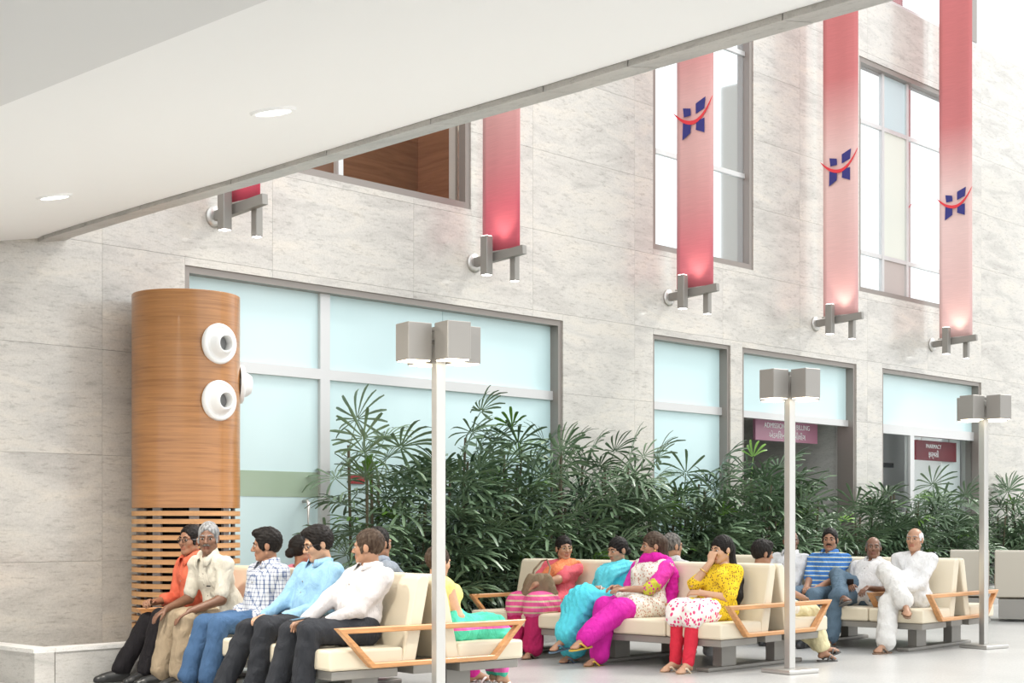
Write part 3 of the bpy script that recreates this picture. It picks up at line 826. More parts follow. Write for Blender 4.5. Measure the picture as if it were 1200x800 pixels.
        q = np.stack([ids[i-1, j-1, k], ids[i, j-1, k], ids[i, j, k], ids[i-1, j, k]], 1); fl = s_in[i, j, k+1]; q[fl] = q[fl][:, ::-1]; Q.append(q)
        Q = np.concatenate(Q); Q = Q[(Q >= 0).all(1)]
        return V, Q
def np_mesh(name, V, Q, mats, midx=None):
    me = bpy.data.meshes.new(name); me.vertices.add(len(V)); me.vertices.foreach_set('co', np.asarray(V, np.float32).ravel())
    me.loops.add(len(Q)*4); me.loops.foreach_set('vertex_index', np.asarray(Q, np.int32).ravel())
    me.polygons.add(len(Q)); me.polygons.foreach_set('loop_start', np.arange(0, len(Q)*4, 4, dtype=np.int32))
    try: me.polygons.foreach_set('loop_total', np.full(len(Q), 4, np.int32))
    except Exception: pass
    for m in mats: me.materials.append(m)
    if midx is not None: me.polygons.foreach_set('material_index', np.asarray(midx, np.int32))
    me.polygons.foreach_set('use_smooth', np.ones(len(Q), bool))
    me.update(calc_edges=True); me.validate()
    return me

def skin_mat(name, c):
    m = mat('skin_'+name, c, .45); n = NT(m); g = n.noise(n.objco(), 9, 3)
    n.base(n.ramp(g, [(.3, tuple(x*.86 for x in c)), (.7, tuple(min(1, x*1.08) for x in c))])); return m
SKIN = {k: skin_mat(k, c) for k, c in dict(dark=(.20, .095, .055), mid=(.33, .165, .095), tan=(.42, .225, .135), light=(.55, .32, .20)).items()}
LIP = {k: mat('lip_'+k, tuple(a*b for a, b in zip(c, (.85, .6, .6))), .4) for k, c in dict(dark=(.20, .095, .055), mid=(.33, .165, .095), tan=(.42, .225, .135), light=(.55, .32, .20)).items()}
def hair_mat(name, c, c2=None):
    m = mat('hair_'+name, c, .5, spec=.14); n = NT(m); P = n.objco()
    g = n.noise(n.mapping(P, (60, 60, 14)), 1.0, 4, .6)
    n.base(n.ramp(g, [(.35, c), (.7, c2 or tuple(x*1.8 for x in c))])); n.bump(g, .5, .01); return m
HAIR = dict(black=hair_mat('black', (.010, .008, .007)), brown=hair_mat('brown', (.035, .020, .013), (.10, .07, .05)), grey=hair_mat('grey', (.13, .13, .13), (.42, .42, .42)), white=hair_mat('white', (.5, .5, .5), (.85, .85, .85)), pepper=hair_mat('pepper', (.03, .027, .025), (.22, .2, .18)))
def cloth(name, c, rough=.85, pat=None, c2=(1, 1, 1), sc=1.0):
    if name in MATS: return MATS[name]
    m = mat(name, c, rough, spec=.18); n = NT(m); P = n.objco()
    g = n.noise(P, 14, 3, .6); w = n.noise(P, 260, 2)
    colr = n.ramp(g, [(.3, tuple(x*.90 for x in c)), (.7, tuple(min(1, x*1.05) for x in c))])
    sep = n.n('ShaderNodeSeparateXYZ'); n.l(P, sep.inputs[0])
    if pat == 'check':
        ln = None
        for ax, fr in ((1, 34), (2, 34), (0, 34)):
            f = n.math('FRACT', n.math('MULTIPLY', sep.outputs[ax], fr*sc)); b = n.math('LESS_THAN', f, .24)
            ln = b if ln is None else n.math('ADD', ln, b)
        fac = n.math('MULTIPLY', ln, .45); fac = n.math('MINIMUM', fac, 1.0); colr = n.mix(fac, colr, c2)
    elif pat == 'stripe':
        f = n.math('FRACT', n.math('MULTIPLY', sep.outputs[2], 22*sc)); b = n.math('LESS_THAN', f, .22); colr = n.mix(b, colr, c2)
        f = n.math('FRACT', n.math('MULTIPLY_ADD', sep.outputs[2], 22*sc, .45)); b = n.math('LESS_THAN', f, .10); colr = n.mix(b, colr, (.04, .07, .16))
    elif pat == 'print':
        vo = n.n('ShaderNodeTexVoronoi'); vo.inputs['Scale'].default_value = 42*sc; n.l(n.mapping(P, (1, 1, .7)), vo.inputs['Vector'])
        b = n.math('LESS_THAN', vo.outputs['Distance'], .34); colr = n.mix(b, colr, c2)
    elif pat == 'bands':
        f = n.math('FRACT', n.math('MULTIPLY', sep.outputs[2], 9*sc)); colr = n.mix(n.math('LESS_THAN', f, .3), colr, c2)
    n.base(colr)
    fold = n.noise(n.mapping(P, (16, 16, 8)), 1.0, 3, .5, 1.5)
    hsum = n.math('ADD', n.math('MULTIPLY', fold, 1.0), n.math('MULTIPLY', w, .012)); n.bump(hsum, .45, .04)
    return m

def ik(a, b, l1, l2, hint):
    a = Vector(a); b = Vector(b); d = b-a; L = min(d.length, (l1+l2)*.999); d = d.normalized(); b = a+d*L
    x = (l1*l1-l2*l2+L*L)/(2*L); y = math.sqrt(max(l1*l1-x*x, 0)); h = Vector(hint); h = h-d*h.dot(d); h.normalize()
    return a+d*x+h*y, b
EYEW = mat('eye_white', (.48, .43, .38), .45); EYEI = mat('eye_iris', (.02, .012, .008), .2)
M_GLF = mat('spectacle_frame', (.03, .02, .02), .35); M_GLL = mat('spectacle_gold', (.5, .4, .2), .3, metal=.8)
def head_fields(sp, female):
    f = Field((-.125, -.105, -.20), (.135, .105, .135), .0046)
    f.ell((-.014, 0, .030), (.095, .073, .086), k=.01)
    f.ell((.024, 0, -.034), (.064, .056 if female else .058, .080), k=.03)
    f.cap((.058, 0, -.094), (.064, 0, -.092), .021 if female else .025, k=.02)
    for s in (-1, 1):
        f.cap((.0, s*.047, -.060), (.055, s*.014, -.094), .018 if female else .021, k=.02)
        f.ell((.060, s*.036, -.022), (.024, .022, .024), k=.02)
        f.ell((.100, s*.031, .003), (.017, .018, .010), k=.014, sub=True)
        f.ell((-.012, s*.075, -.006), (.021, .011, .032), k=.006)
        f.cap((.076, s*.014, .024), (.070, s*.046, .022), .011, k=.012)
    f.cap((.088, 0, .014), (.108, 0, -.026), .0075, .0115, k=.01)
    for s in (-1, 1): f.ell((.094, s*.0115, -.031), (.011, .008, .008), k=.006)
    f.cap((.083, -.016, -.056), (.083, .016, -.056), .0085, k=.006); f.cap((.082, -.013, -.068), (.082, .013, -.068), .0095, k=.006)
    f.cap((.096, -.02, -.0615), (.096, .02, -.0615), .0035, k=.004, sub=True)
    f.cap((-.022, 0, -.07), (-.030, 0, -.22), .050 if not female else .043, k=.03)
    return f
def hair_field(style, seed):
    if style == 'none': return None
    f = Field((-.16, -.125, -.17), (.14, .125, .16), .0056)
    if style in ('short', 'thick', 'bun', 'pony', 'long', 'bob'):
        up = dict(short=.012, thick=.024, bun=.012, pony=.012, long=.014, bob=.02)[style]
        f.ell((-.018, 0, .034), (.095+up*.8, .073+up*.55, .086+up), k=.01)
        if style == 'thick': f.ell((.045, 0, .105), (.05, .055, .028), k=.03)
        # face opening
        if style in ('short', 'thick'):
            f.ell((.118, 0, -.020), (.076, .115, .112), k=.012, sub=True)
            f.ell((.02, 0, -.125), (.11, .14, .105), k=.01, sub=True)
            for s in (-1, 1): f.ell((-.010, s*.088, -.014), (.026, .03, .034), k=.006, sub=True)
            for s in (-1, 1): f.cap((.022, s*.070, -.005), (.022, s*.069, -.03), .009, k=.008)
        else:
            f.ell((.120, 0, -.040), (.080, .120, .105), k=.012, sub=True)
            f.ell((.06, 0, -.145), (.10, .14, .11), k=.01, sub=True)
            if style in ('bun', 'pony'):
                for s in (-1, 1): f.ell((-.008, s*.088, -.012), (.024, .026, .034), k=.006, sub=True)
        if style == 'bun': f.ell((-.115, 0, -.025), (.038, .045, .042), k=.012)
        if style == 'bob':
            for s in (-1, 1): f.cap((-.03, s*.07, .0), (-.035, s*.078, -.10), .03, .032, k=.02)
            f.cap((-.08, 0, 0), (-.085, 0, -.1), .05, k=.03)
    elif style == 'fringe':
        f.ell((-.020, 0, .022), (.097, .079, .082), k=.01)
        f.ell((.03, 0, .12), (.105, .066, .105), k=.012, sub=True)
        f.ell((.120, 0, -.02), (.095, .13, .13), k=.01, sub=True)
        f.ell((.03, 0, -.125), (.11, .14, .10), k=.01, sub=True)
        for s in (-1, 1): f.ell((-.010, s*.09, -.012), (.026, .03, .036), k=.006, sub=True)
    f.wrinkle(.0018, seed, 230, False)
    return f
def smallball(name, r, m, parent, M4, sc=(1, 1, 1), n=10):
    b = bmesh.new(); bmesh.ops.create_uvsphere(b, u_segments=n, v_segments=max(6, n-2), radius=r)
    me = bpy.data.meshes.new(name); b.to_mesh(me); b.free(); me.materials.append(m); smooth(me)
    o = obj(name, me, None, parent); o.matrix_local = M4 @ Matrix.Diagonal((*sc, 1)); return o

def person(label, group, loc, rz, head, hyaw=0, hpitch=0, htilt=0, skin='mid', hair=('short', 'black'), female=False, s=1.0,
           rh=((.30, -.10, .56), (1, .3, -.2), (0, 0, -1), .35), lh=((.30, .10, .56), (1, -.3, -.2), (0, 0, -1), .35),
           ra=(.52, -.11, .09), la=(.52, .11, .09), rtoe=(1, -.15, 0), ltoe=(1, .15, 0), rkh=(1, -.1, 1), lkh=(1, .1, 1),
           reh=(-.9, -.5, -.6), leh=(-.9, .5, -.6), shyaw=0.0, build=1.0, garments=(), shoes='shoe', shoe_col=(.02, .02, .02), seat=.405, glasses=None,
           moustache=None, res=1.0, pelvis=None, extras=(), th=.42, shk=.43, armk=1.0, hs=1.0):
    root = empty('person', loc, rz); tag(root, label, 'person', group)
    P = Vector(pelvis) if pelvis else Vector((0, 0, seat+.098*s))
    Hc = Vector(head)
    hM = Matrix.Rotation(R(hyaw), 4, 'Z') @ Matrix.Rotation(R(hpitch), 4, 'Y') @ Matrix.Rotation(R(htilt), 4, 'X')
    hup = (hM @ Vector((0, 0, 1))).normalized()
    hf = (hM @ Vector((1, 0, 0))).normalized()
    N = Hc - Vector((0, 0, .140))*s*.7 - hup*.045*s - Vector((hf.x, hf.y, 0))*.018
    axis = (N-P).normalized()
    sh_ax = Matrix.Rotation(R(shyaw), 3, 'Z') @ Vector((0, 1, 0))
    fw = sh_ax.cross(axis).normalized(); fw = -fw if fw.dot(Vector((1, 0, 0))) < -.2 else fw
    sw = (.165 if not female else .148)*s*build**.5
    shR = N - axis*.055*s - sh_ax*sw; shL = N - axis*.055*s + sh_ax*sw
    hw = .088*s; hpR = P + Vector((0, -hw, 0)); hpL = P + Vector((0, hw, 0))
    UA, FA = .275*s*armk, .245*s*armk
    elR, wrR = ik(shR, rh[0], UA, FA, reh); elL, wrL = ik(shL, lh[0], UA, FA, leh)
    knR, anR = ik(hpR, ra, th*s, shk*s, rkh); knL, anL = ik(hpL, la, th*s, shk*s, lkh)
    ch = P.lerp(N, .66) + fw*.012; b = build*s; waist = P.lerp(N, .28) + fw*(.012 + .03*max(0, build-1))
    fl = tuple(fw)
    def torso(f, e=0.0, low=True):
        if low: f.cap(hpR, hpL, .098*b+e, k=.03, flat=fl, ff=1.05)
        f.cap(P+axis*.05, waist, .108*b+e, .112*b+e, k=.05); f.cap(waist-sh_ax*.03, waist+sh_ax*.03, .108*b+e, k=.05, flat=fl, ff=1.1)
        f.cap(ch-sh_ax*.055*s, ch+sh_ax*.055*s, .108*b+e, k=.05, flat=fl, ff=1.15)
        f.cap(waist, ch, .115*b+e, .115*b+e, k=.04, flat=fl, ff=1.12)
        q = N - axis*.075*s
        f.cap(q-sh_ax*.09*s, q+sh_ax*.09*s, .070*b+e, k=.05, flat=fl, ff=1.1)
        f.cap(N-axis*.02, shR, .042*s+e, .050*s+e, k=.03); f.cap(N-axis*.02, shL, .042*s+e, .050*s+e, k=.03)
        if female:
            for sg in (-1, 1): f.ell(ch + fw*.085*b + sh_ax*.06*sg*s - axis*.005, (.055+e, .055+e, .055+e), k=.04)
    def uparm(f, sd, e0, e1, q0=0.0, q1=1.0, k=.025):
        a, c = (shR, elR) if sd == 'R' else (shL, elL); r = lambda t: (.050*b**.7 + (.040-.050)*t)*1.0
        f.cap(a.lerp(c, q0), a.lerp(c, q1), r(q0)*s**.5+e0, r(q1)*s**.5+e1, k=k)
    def foarm(f, sd, e0, e1, q0=0.0, q1=1.0, k=.02):
        a, c = (elR, wrR) if sd == 'R' else (elL, wrL); r = lambda t: .040 + (.026-.040)*t
        f.cap(a.lerp(c, q0), a.lerp(c, q1), r(q0)*s**.5+e0, r(q1)*s**.5+e1, k=k)
    def thigh(f, sd, e0, e1, q0=0.0, q1=1.0, k=.03):
        a, c = (hpR, knR) if sd == 'R' else (hpL, knL); r = lambda t: (.084 + (.056-.084)*t)*b
        f.cap(a.lerp(c, q0), a.lerp(c, q1), r(q0)+e0, r(q1)+e1, k=k)
    def shank(f, sd, e0, e1, q0=0.0, q1=1.0, k=.025):
        a, c = (knR, anR) if sd == 'R' else (knL, anL); r = lambda t: (.054 + (.036-.054)*t)*s**.5
        f.cap(a.lerp(c, q0), a.lerp(c, q1), r(q0)+e0, r(q1)+e1, k=k)
    allp = [P, N, shR, shL, elR, elL, wrR, wrL, knR, knL, anR, anL]
    lo = [min(p[i] for p in allp)-.20 for i in range(3)]; hi = [max(p[i] for p in allp)+.20 for i in range(3)]
    lo[2] = min(p.z for p in (anR, anL, P))-.13
    # ---- body
    f = Field(lo, hi, .012*res); torso(f)
    for sd in 'RL': uparm(f, sd, 0, 0); foarm(f, sd, 0, 0); thigh(f, sd, 0, 0); shank(f, sd, 0, 0)
    f.cap(N-axis*.05, N+(Hc-N)*.35, .05*s if not female else .043*s, k=.025)
    feet = []
    for sd, an, toe in (('R', anR, rtoe), ('L', anL, ltoe)):
        t = Vector(toe).normalized(); up = Vector((0, 0, 1)) - t*t.z; up.normalize()
        sl_ = -up*.052*s; feet.append((an, t, up))
        f.cap(an, an-t*.035*s+sl_*.75, .034*s, .030*s, k=.02); f.cap(an+sl_*.2, an+t*.12*s+sl_*.95, .036*s, .024*s, k=.02)
        lat = t.cross(up)
        for q in range(-2, 3): f.cap(an+t*.11*s+sl_*1.1+lat*.014*q*s, an+t*(.165-.012*abs(q))*s+sl_*1.25+lat*.016*q*s, .017*s, .012*s, k=.008)
    V, Q = f.mesh(); Vs = [V]; Qs = [Q]; mi = [np.zeros(len(Q), int)]; off = len(V)
    # ---- head
    hf_ = head_fields(None, female); V, Q = hf_.mesh()
    cen = V[Q].mean(1)
    lip = (cen[:, 0] > .078) & (np.abs(cen[:, 1]) < .024) & (cen[:, 2] > -.079) & (cen[:, 2] < -.047)
    Hm = Matrix.Translation(Hc) @ hM @ Matrix.Scale(.96*s**.5*hs, 4)
    Mn = np.array(Hm); Vw = V @ Mn[:3, :3].T + Mn[:3, 3]
    Vs.append(Vw); Qs.append(Q+off); mi.append(np.where(lip, 1, 0)); off += len(V)
    # ---- hands
    for sd, wr, spec, el in (('R', wrR, rh, elR), ('L', wrL, lh, elL)):
        dr = Vector(spec[1]).normalized(); pn = Vector(spec[2]); pn = (pn-dr*pn.dot(dr)).normalized(); curl = spec[3]
        tb = dr.cross(pn)*(1 if sd == 'R' else -1)          # towards the thumb
        g = Field([wr[i]-.21*s for i in range(3)], [wr[i]+.21*s for i in range(3)], .0052)
        hs_ = s*.93
        g.cap(wr-(wr-el).normalized()*.05, wr, .0285*s**.5, .026*s**.5, k=.01)
        for q, (o_, L) in enumerate(((.030, .072), (.010, .080), (-.010, .075), (-.029, .058))):
            kb = wr + (dr*.088 + tb*o_)*hs_ - pn*.002; g.cap(wr+(dr*.012+tb*o_*.55)*hs_, kb, .0125*hs_+.002, .0095*hs_+.001, k=.012)
            p = kb; ang = curl*.5; sp = Vector(dr)+tb*o_*2.2; sp.normalize()
            for seg, (fr, ca) in enumerate(((.46, .6), (.30, 1.0), (.24, .7))):
                ang2 = ang + curl*ca; d2 = sp*math.cos(ang2)+pn*math.sin(ang2); p2 = p + d2*L*fr*hs_
                g.cap(p, p2, (.0088-.0008*seg)*hs_+.0006, (.0080-.0008*seg)*hs_+.0006, k=.003); p = p2; ang = ang2
        p = wr + (dr*.022+tb*.022)*hs_; d2 = (dr*.75+tb*.62+pn*.30).normalized(); p2 = p+d2*.046*hs_; g.cap(p, p2, .0135*hs_, .0105*hs_, k=.010)
        d3 = (dr*.95+tb*.22+pn*(.20+.4*curl)).normalized(); p3 = p2+d3*.034*hs_; g.cap(p2, p3, .0100*hs_, .0085*hs_, k=.004); g.cap(p3, p3+d3*.022*hs_, .0085*hs_, .0075*hs_, k=.003)
        V, Q = g.mesh(); Vs.append(V); Qs.append(Q+off); mi.append(np.zeros(len(Q), int)); off += len(V)
    body = obj('body', np_mesh('body', np.concatenate(Vs), np.concatenate(Qs), [SKIN[skin], LIP[skin]], np.concatenate(mi)), None, root)
    # ---- hair, eyes, brows
    hfld = hair_field(hair[0], hash(label) % 1000 if False else len(label)*7)
    if hfld is not None:
        V, Q = hfld.mesh(); V = V @ Mn[:3, :3].T + Mn[:3, 3]; obj('hair', np_mesh('hair', V, Q, [HAIR[hair[1]]]), None, root)
    hc = HAIR[hair[1]] if hair[0] != 'none' else HAIR['grey']
    for sg in (-1, 1):
        e_ = smallball('eye', .0125, EYEW, body, Hm @ Matrix.Translation((.0790, sg*.031, .003)), (1, 1.10, .58)); e_['label'] = 'eye'
        smallball('iris', .0085, EYEI, e_, Matrix.Translation((.0085, 0, 0)), (.6, .9, 1.35), 8)
        b_ = tube_bm([(.091, sg*.012, .0245), (.090, sg*.030, .0305), (.078, sg*.049, .026)], [.0045, .0042, .002], 6)
        o = obj('eyebrow', b_, hc if hair[1] != 'white' else HAIR['grey'], body); o.matrix_local = Hm; smooth(o.data)
    if moustache:
        b_ = tube_bm([(.083, -.030, -.054), (.095, -.016, -.046), (.099, 0, -.043), (.095, .016, -.046), (.083, .030, -.054)], [.003, .0075, .0075, .0075, .003], 6)
        o = obj('moustache', b_, HAIR[moustache], body); o.matrix_local = Hm; smooth(o.data)
    if glasses:
        gm = M_GLF if glasses == 'dark' else M_GLL; b_ = bmesh.new(); rad = .0022 if glasses == 'dark' else .0014
        for sg in (-1, 1):
            pts = [(.103-.012*abs(math.cos(t))*(1 if math.cos(t)*sg > 0 else .2), sg*.032+.022*math.cos(t), .002+.016*math.sin(t)) for t in [2*PI*q/16 for q in range(17)]]
            tube_bm(pts, rad, 5, b_); tube_bm([(.092, sg*.054, .006), (.05, sg*.076, .008), (-.012, sg*.083, .006)], rad, 5, b_)
        tube_bm([(.103, -.010, .006), (.107, 0, .008), (.103, .010, .006)], rad, 5, b_)
        o = obj('spectacles', b_, gm, root); o.matrix_local = Hm
    J = dict(P=P, N=N, ch=ch, waist=waist, fw=fw, ax=axis, sh=sh_ax, shR=shR, shL=shL, elR=elR, elL=elL, wrR=wrR, wrL=wrL, knR=knR, knL=knL, anR=anR, anL=anL, hpR=hpR, hpL=hpL, Hc=Hc, hM=hM, Hm=Hm, b=b, s=s, feet=feet, root=root)
    J.update(torso=torso, uparm=uparm, foarm=foarm, thigh=thigh, shank=shank, lo=lo, hi=hi, res=res, body=body)
    for gm in garments: gm(J)
    # ---- shoes
    for (an, t, up) in feet:
        lat = t.cross(up); sl_ = an - up*.055*s
        Mf = Matrix((t, -lat, up)).transposed().to_4x4(); Mf.translation = sl_
        if shoes == 'shoe':
            g = Field((-.10, -.08, -.045), (.24, .08, .11), .0075)
            g.cap((-.045, 0, .002), (-.03, 0, .05), .040*s, .042*s, k=.02); g.cap((-.03, 0, .01), (.12*s, 0, -.004), .043*s, .042*s, k=.02); g.cap((.12*s, 0, -.004), (.17*s, 0, -.010), .042*s, .034*s, k=.02)
            g.cap((0, 0, .03), (.08*s, 0, .018), .042*s, .034*s, k=.02); g.plane((0, 0, -.030), (0, 0, -1)); g.plane((0, 0, .075), (-.2, 0, 1))
            V, Q = g.mesh(); o = obj('shoe', np_mesh('shoe', V, Q, [mat('shoe_%.2f_%.2f_%.2f' % shoe_col, shoe_col, .35)]), None, root); o.matrix_local = Mf
        elif shoes in ('sandal', 'chappal'):
            pts = [(-.062, -.026), (-.075, 0), (-.062, .026), (0, .032), (.07, .036), (.13, .040), (.175, .026), (.188, 0), (.175, -.026), (.13, -.038), (.07, -.034), (0, -.030)]
            o = obj('sandal_sole', prism_bm([(x*s, y*s) for x, y in pts], 2, -.036, -.022, .003), mat('sole_%.2f_%.2f_%.2f' % shoe_col, shoe_col, .6), root); o.matrix_local = Mf
            b_ = bmesh.new()
            tube_bm([(.03*s, -.042*s, -.02), (.075*s, -.030*s, .018), (.125*s, 0, .012), (.075*s, .032*s, .018), (.03*s, .044*s, -.02)], .0085, 6, b_)
            if shoes == 'sandal': tube_bm([(.10*s, -.044*s, -.02), (.115*s, -.02*s, .012), (.115*s, .02*s, .012), (.10*s, .046*s, -.02)], .009, 6, b_)
            st = obj('sandal_strap', b_, mat('strap_%.2f_%.2f_%.2f' % tuple(shoe_col), tuple(min(1, c*1.25) for c in shoe_col), .5), o); smooth(st.data)
    for ex in extras: ex(J)
    return root

# ---- garments
def gfield(J, h=.0105): return Field(J['lo'], J['hi'], h*J['res'])
def gput(J, name, f, m, lab=None):
    V, Q = f.mesh()
    if len(Q) == 0: return None
    o = obj(name, np_mesh(name, V, Q, [m]), None, J['root'])
    if lab: o['label'] = lab
    return o
def collar_mesh(J, m, h=.040, r=.070, spread=.9, name='collar', parent=None):
    N, ax, sh, fw, s = J['N'], J['ax'], J['sh'], J['fw'], J['s']; up = (ax*.7+Vector((0, 0, 1))*.3).normalized(); c0 = N + ax*.008 + fw*.010
    bm = bmesh.new(); n = 20; A = []
    for i in range(n+1):
        t = R(22) + (2*PI-R(44))*i/n; d = fw*math.cos(t)+sh*math.sin(t); front = max(0, math.cos(t))
        top = c0 + d*r*s*.92 + up*(.046 - .036*front); bot = c0 + d*(r+.022+.012*front)*s + up*(-.006 - .050*front**2)
        mid = c0 + d*(r+.014)*s + up*(.044 - .038*front); inn = c0 + d*(r-.004)*s*.92 + up*(-.02-.02*front)
        A.append([bm.verts.new(p) for p in (inn, top, mid, bot)])
    for i in range(n):
        for k in range(3): bm.faces.new([A[i][k], A[i+1][k], A[i+1][k+1], A[i][k+1]])
    o = obj(name, bm, m, parent or J['root']); smooth(o.data); so = o.modifiers.new('th', 'SOLIDIFY'); so.thickness = .004; so.offset = 0
    return o
def shirt(m, sleeve='short', hem='tuck', collar=True, e=.009, buttons=True, name='shirt', wr=.0070, seed=1, cuff=None, placket=True):
    def g(J):
        f = gfield(J); P, ax, s, fw = J['P'], J['ax'], J['s'], J['fw']
        J['torso'](f, e, hem != 'tuck')
        f.cap(J['P']+ax*.08, J['waist'], .112*J['b']+e+.006, .112*J['b']+e+.004, k=.05)
        if hem == 'out':
            for sd in 'RL': J['thigh'](f, sd, e+.008, e+.016, 0, .28, k=.05)
        else: f.plane(P+ax*.03, -ax)
        for sd in 'RL':
            if sleeve == 'short': J['uparm'](f, sd, .008, .011, 0, .78)
            elif sleeve == 'half': J['uparm'](f, sd, .014, .018, 0, .92)
            else:
                J['uparm'](f, sd, .009, .010); J['foarm'](f, sd, .010, .008, 0, .45 if sleeve == 'rolled' else .95)
                if sleeve == 'rolled': J['foarm'](f, sd, .021, .020, .30, .42, k=.006)
        N = J['N']; f.cap(N+ax*.035, N+ax*.16, .054*s, .07*s, k=.01, sub=True)
        f.cap(N+fw*.075-ax*.01, N+fw*.06+ax*.06, .016*s, .03*s, k=.015, sub=True)
        f.wrinkle(wr, seed, 26)
        o = gput(J, name, f, m)
        if collar: collar_mesh(J, m, parent=o)
        if buttons:
            for q in (.30, .48, .66, .82):
                p = J['P'].lerp(J['N'], q) + fw*(.118*J['b']+e+.008 if q < .8 else .096*J['b']+e+.004)
                smallball('button', .0055, mat('button_grey', (.25, .23, .2), .4), o, Matrix.Translation(p), (.6, 1, 1), 8)
        return o
    return g
def trousers(m, loose=.0, e=.010, name='trousers', flare=.012, q1=.93, seed=2, wr=.0065):
    def g(J):
        f = gfield(J); ax = J['ax']
        f.cap(J['hpR'], J['hpL'], .100*J['b']+e, k=.03); f.cap(J['P'], J['P']+ax*.045, .106*J['b']+e, k=.04)
        for sd in 'RL': J['thigh'](f, sd, e+.004+loose*.3, e+.006+loose*(.9 if name == 'salwar' else .35), k=.018); J['shank'](f, sd, e+.008+loose*(1 if name == 'salwar' else .4), e+.010+loose+flare, 0, q1, k=.02)
        f.wrinkle(wr, seed, 26)
        return gput(J, name, f, m)
    return g
def tunic(m, length=.92, sleeve='half', e=.013, name='tunic', seed=3, fill=True, neck=.058, hem_m=None, wr=.007):
    def g(J):
        f = gfield(J); ax, s, fw = J['ax'], J['s'], J['fw']; J['torso'](f, e, True)
        for sd in 'RL':
            J['thigh'](f, sd, e+.014, e+.034, 0, length, k=.05)
            if sleeve == 'half': J['uparm'](f, sd, .014, .020, 0, .95)
            elif sleeve == 'short': J['uparm'](f, sd, .012, .018, 0, .7)
            elif sleeve == 'long': J['uparm'](f, sd, .016, .02); J['foarm'](f, sd, .02, .022, 0, .92)
        if fill:
            for q in (.3, .55, min(.8, length)):
                f.cap(J['hpR'].lerp(J['knR'], q), J['hpL'].lerp(J['knL'], q), .062*J['b'], k=.06)
        N = J['N']; f.cap(N+ax*.03, N+ax*.16, neck*s, .075*s, k=.01, sub=True)
        f.cap(N+fw*.08-ax*.02, N+fw*.06+ax*.06, .02*s, .04*s, k=.02, sub=True)
        f.wrinkle(wr, seed, 26); o = gput(J, name, f, m)
        if hem_m is not None:
            f = gfield(J)
            for sd in 'RL': J['thigh'](f, sd, e+.034, e+.050, length-.38, length+.06, k=.05)
            f.cap(J['hpR'].lerp(J['knR'], length-.1), J['hpL'].lerp(J['knL'], length-.1), .070*J['b'], k=.06)
            # hanging front edge
            for sd in 'RL':
                kn = J['kn'+sd]; f.cap(kn+Vector((.0, 0, .0)), kn+Vector((.03, 0, -.05)), .082*s, .080*s, k=.05)
            f.wrinkle(.005, seed+4, 34); ho = gput(J, 'tunic_hem', f, hem_m)
        return o
    return g
def skirt(m, e=.030, q1=.95, name='skirt', seed=5, extra=None, wr=.009, k=.09):
    def g(J):
        f = gfield(J); ax = J['ax']; f.cap(J['hpR'], J['hpL'], .100*J['b']+e, k=.03); f.cap(J['P'], J['P']+ax*.08, .11*J['b']+e*.6, k=.05)
        for sd in 'RL': J['thigh'](f, sd, e, e+.012, k=k); J['shank'](f, sd, e+.012, e+.035, 0, q1, k=k)
        for q in (.4, .75, 1.0): f.cap(J['hpR'].lerp(J['knR'], q), J['hpL'].lerp(J['knL'], q), .065*J['b'], k=.07)
        for q in (.3, .6, .85): f.cap(J['knR'].lerp(J['anR'], q), J['knL'].lerp(J['anL'], q), .065*J['b'], k=.07)
        if extra: extra(f, J)
        f.wrinkle(wr, seed, 46, True, (0, .9, .35)); return gput(J, name, f, m)
    return g
def drape(m, side=1, e=.026, w=.075, name='sari_drape', seed=8, low=.25):
    """band over the shoulder of the given side (+1 left) to the opposite waist, front and back"""
    def g(J):
        f = gfield(J); J['torso'](f, e, True); P, N, sh, ax, s = J['P'], J['N'], J['sh'], J['ax'], J['s']
        a = N + sh*.10*side*s; b = P.lerp(N, low) - sh*.11*side*s; d = (b-a).normalized(); n_ = d.cross(J['fw']).normalized()
        c = (a+b)/2; f.plane(c+n_*w, n_); f.plane(c-n_*w, -n_); f.plane(P.lerp(N, .02), -ax); f.wrinkle(.009, seed, 70, True, tuple(n_))
        return gput(J, name, f, m)
    return g
def chain(m, pts, name, k=.03, flat=None, ff=1.0, wr=.005, seed=9, h=.0095, fr=40):
    """soft cloth or hair rope through points given in the person's frame, (x, y, z, radius)"""
    def g(J):
        P_ = pts(J) if callable(pts) else pts
        lo = [min(p[i] for p in P_)-.16 for i in range(3)]; hi = [max(p[i] for p in P_)+.16 for i in range(3)]
        f = Field(lo, hi, h)
        for a, b in zip(P_, P_[1:]): f.cap(a[:3], b[:3], a[3], b[3], k=k, flat=flat, ff=ff)
        f.wrinkle(wr, seed, fr); return gput(J, name, f, m)
    return g
def band(m, sd, q, name='bangle', r=.032, th=.005, w=1):
    def g(J):
        a, c = J['el'+sd], J['wr'+sd]; d = (c-a).normalized(); p = a.lerp(c, q)
        u = d.orthogonal().normalized(); v = d.cross(u); b_ = tube_bm([p + (u*math.cos(t)+v*math.sin(t))*r for t in [2*PI*i/16 for i in range(17)]], th, 6, caps=False)
        o = obj(name, b_, m, J['root']); smooth(o.data)
    return g
def watch(sd):
    return band(mat('watch_black', (.02, .02, .025), .4), sd, .97, 'wristwatch', .031, .010)
def earring(m):
    def g(J):
        for sg in (-1, 1): smallball('earring', .008, m, J['body'], J['Hm'] @ Matrix.Translation((.0, sg*.084, -.042)), (1, .6, 1.4), 8)
    return g
def pocket(m):
    def g(J):
        p = J['ch'] + J['fw']*.135*J['b'] + J['sh']*.062*J['s'] - J['ax']*.005
        o = obj('pocket_slit', bbox_bm((-.004, -.024, -.004), (.006, .024, .004)), m, J['root']); o.matrix_local = Matrix.Translation(p)
    return g

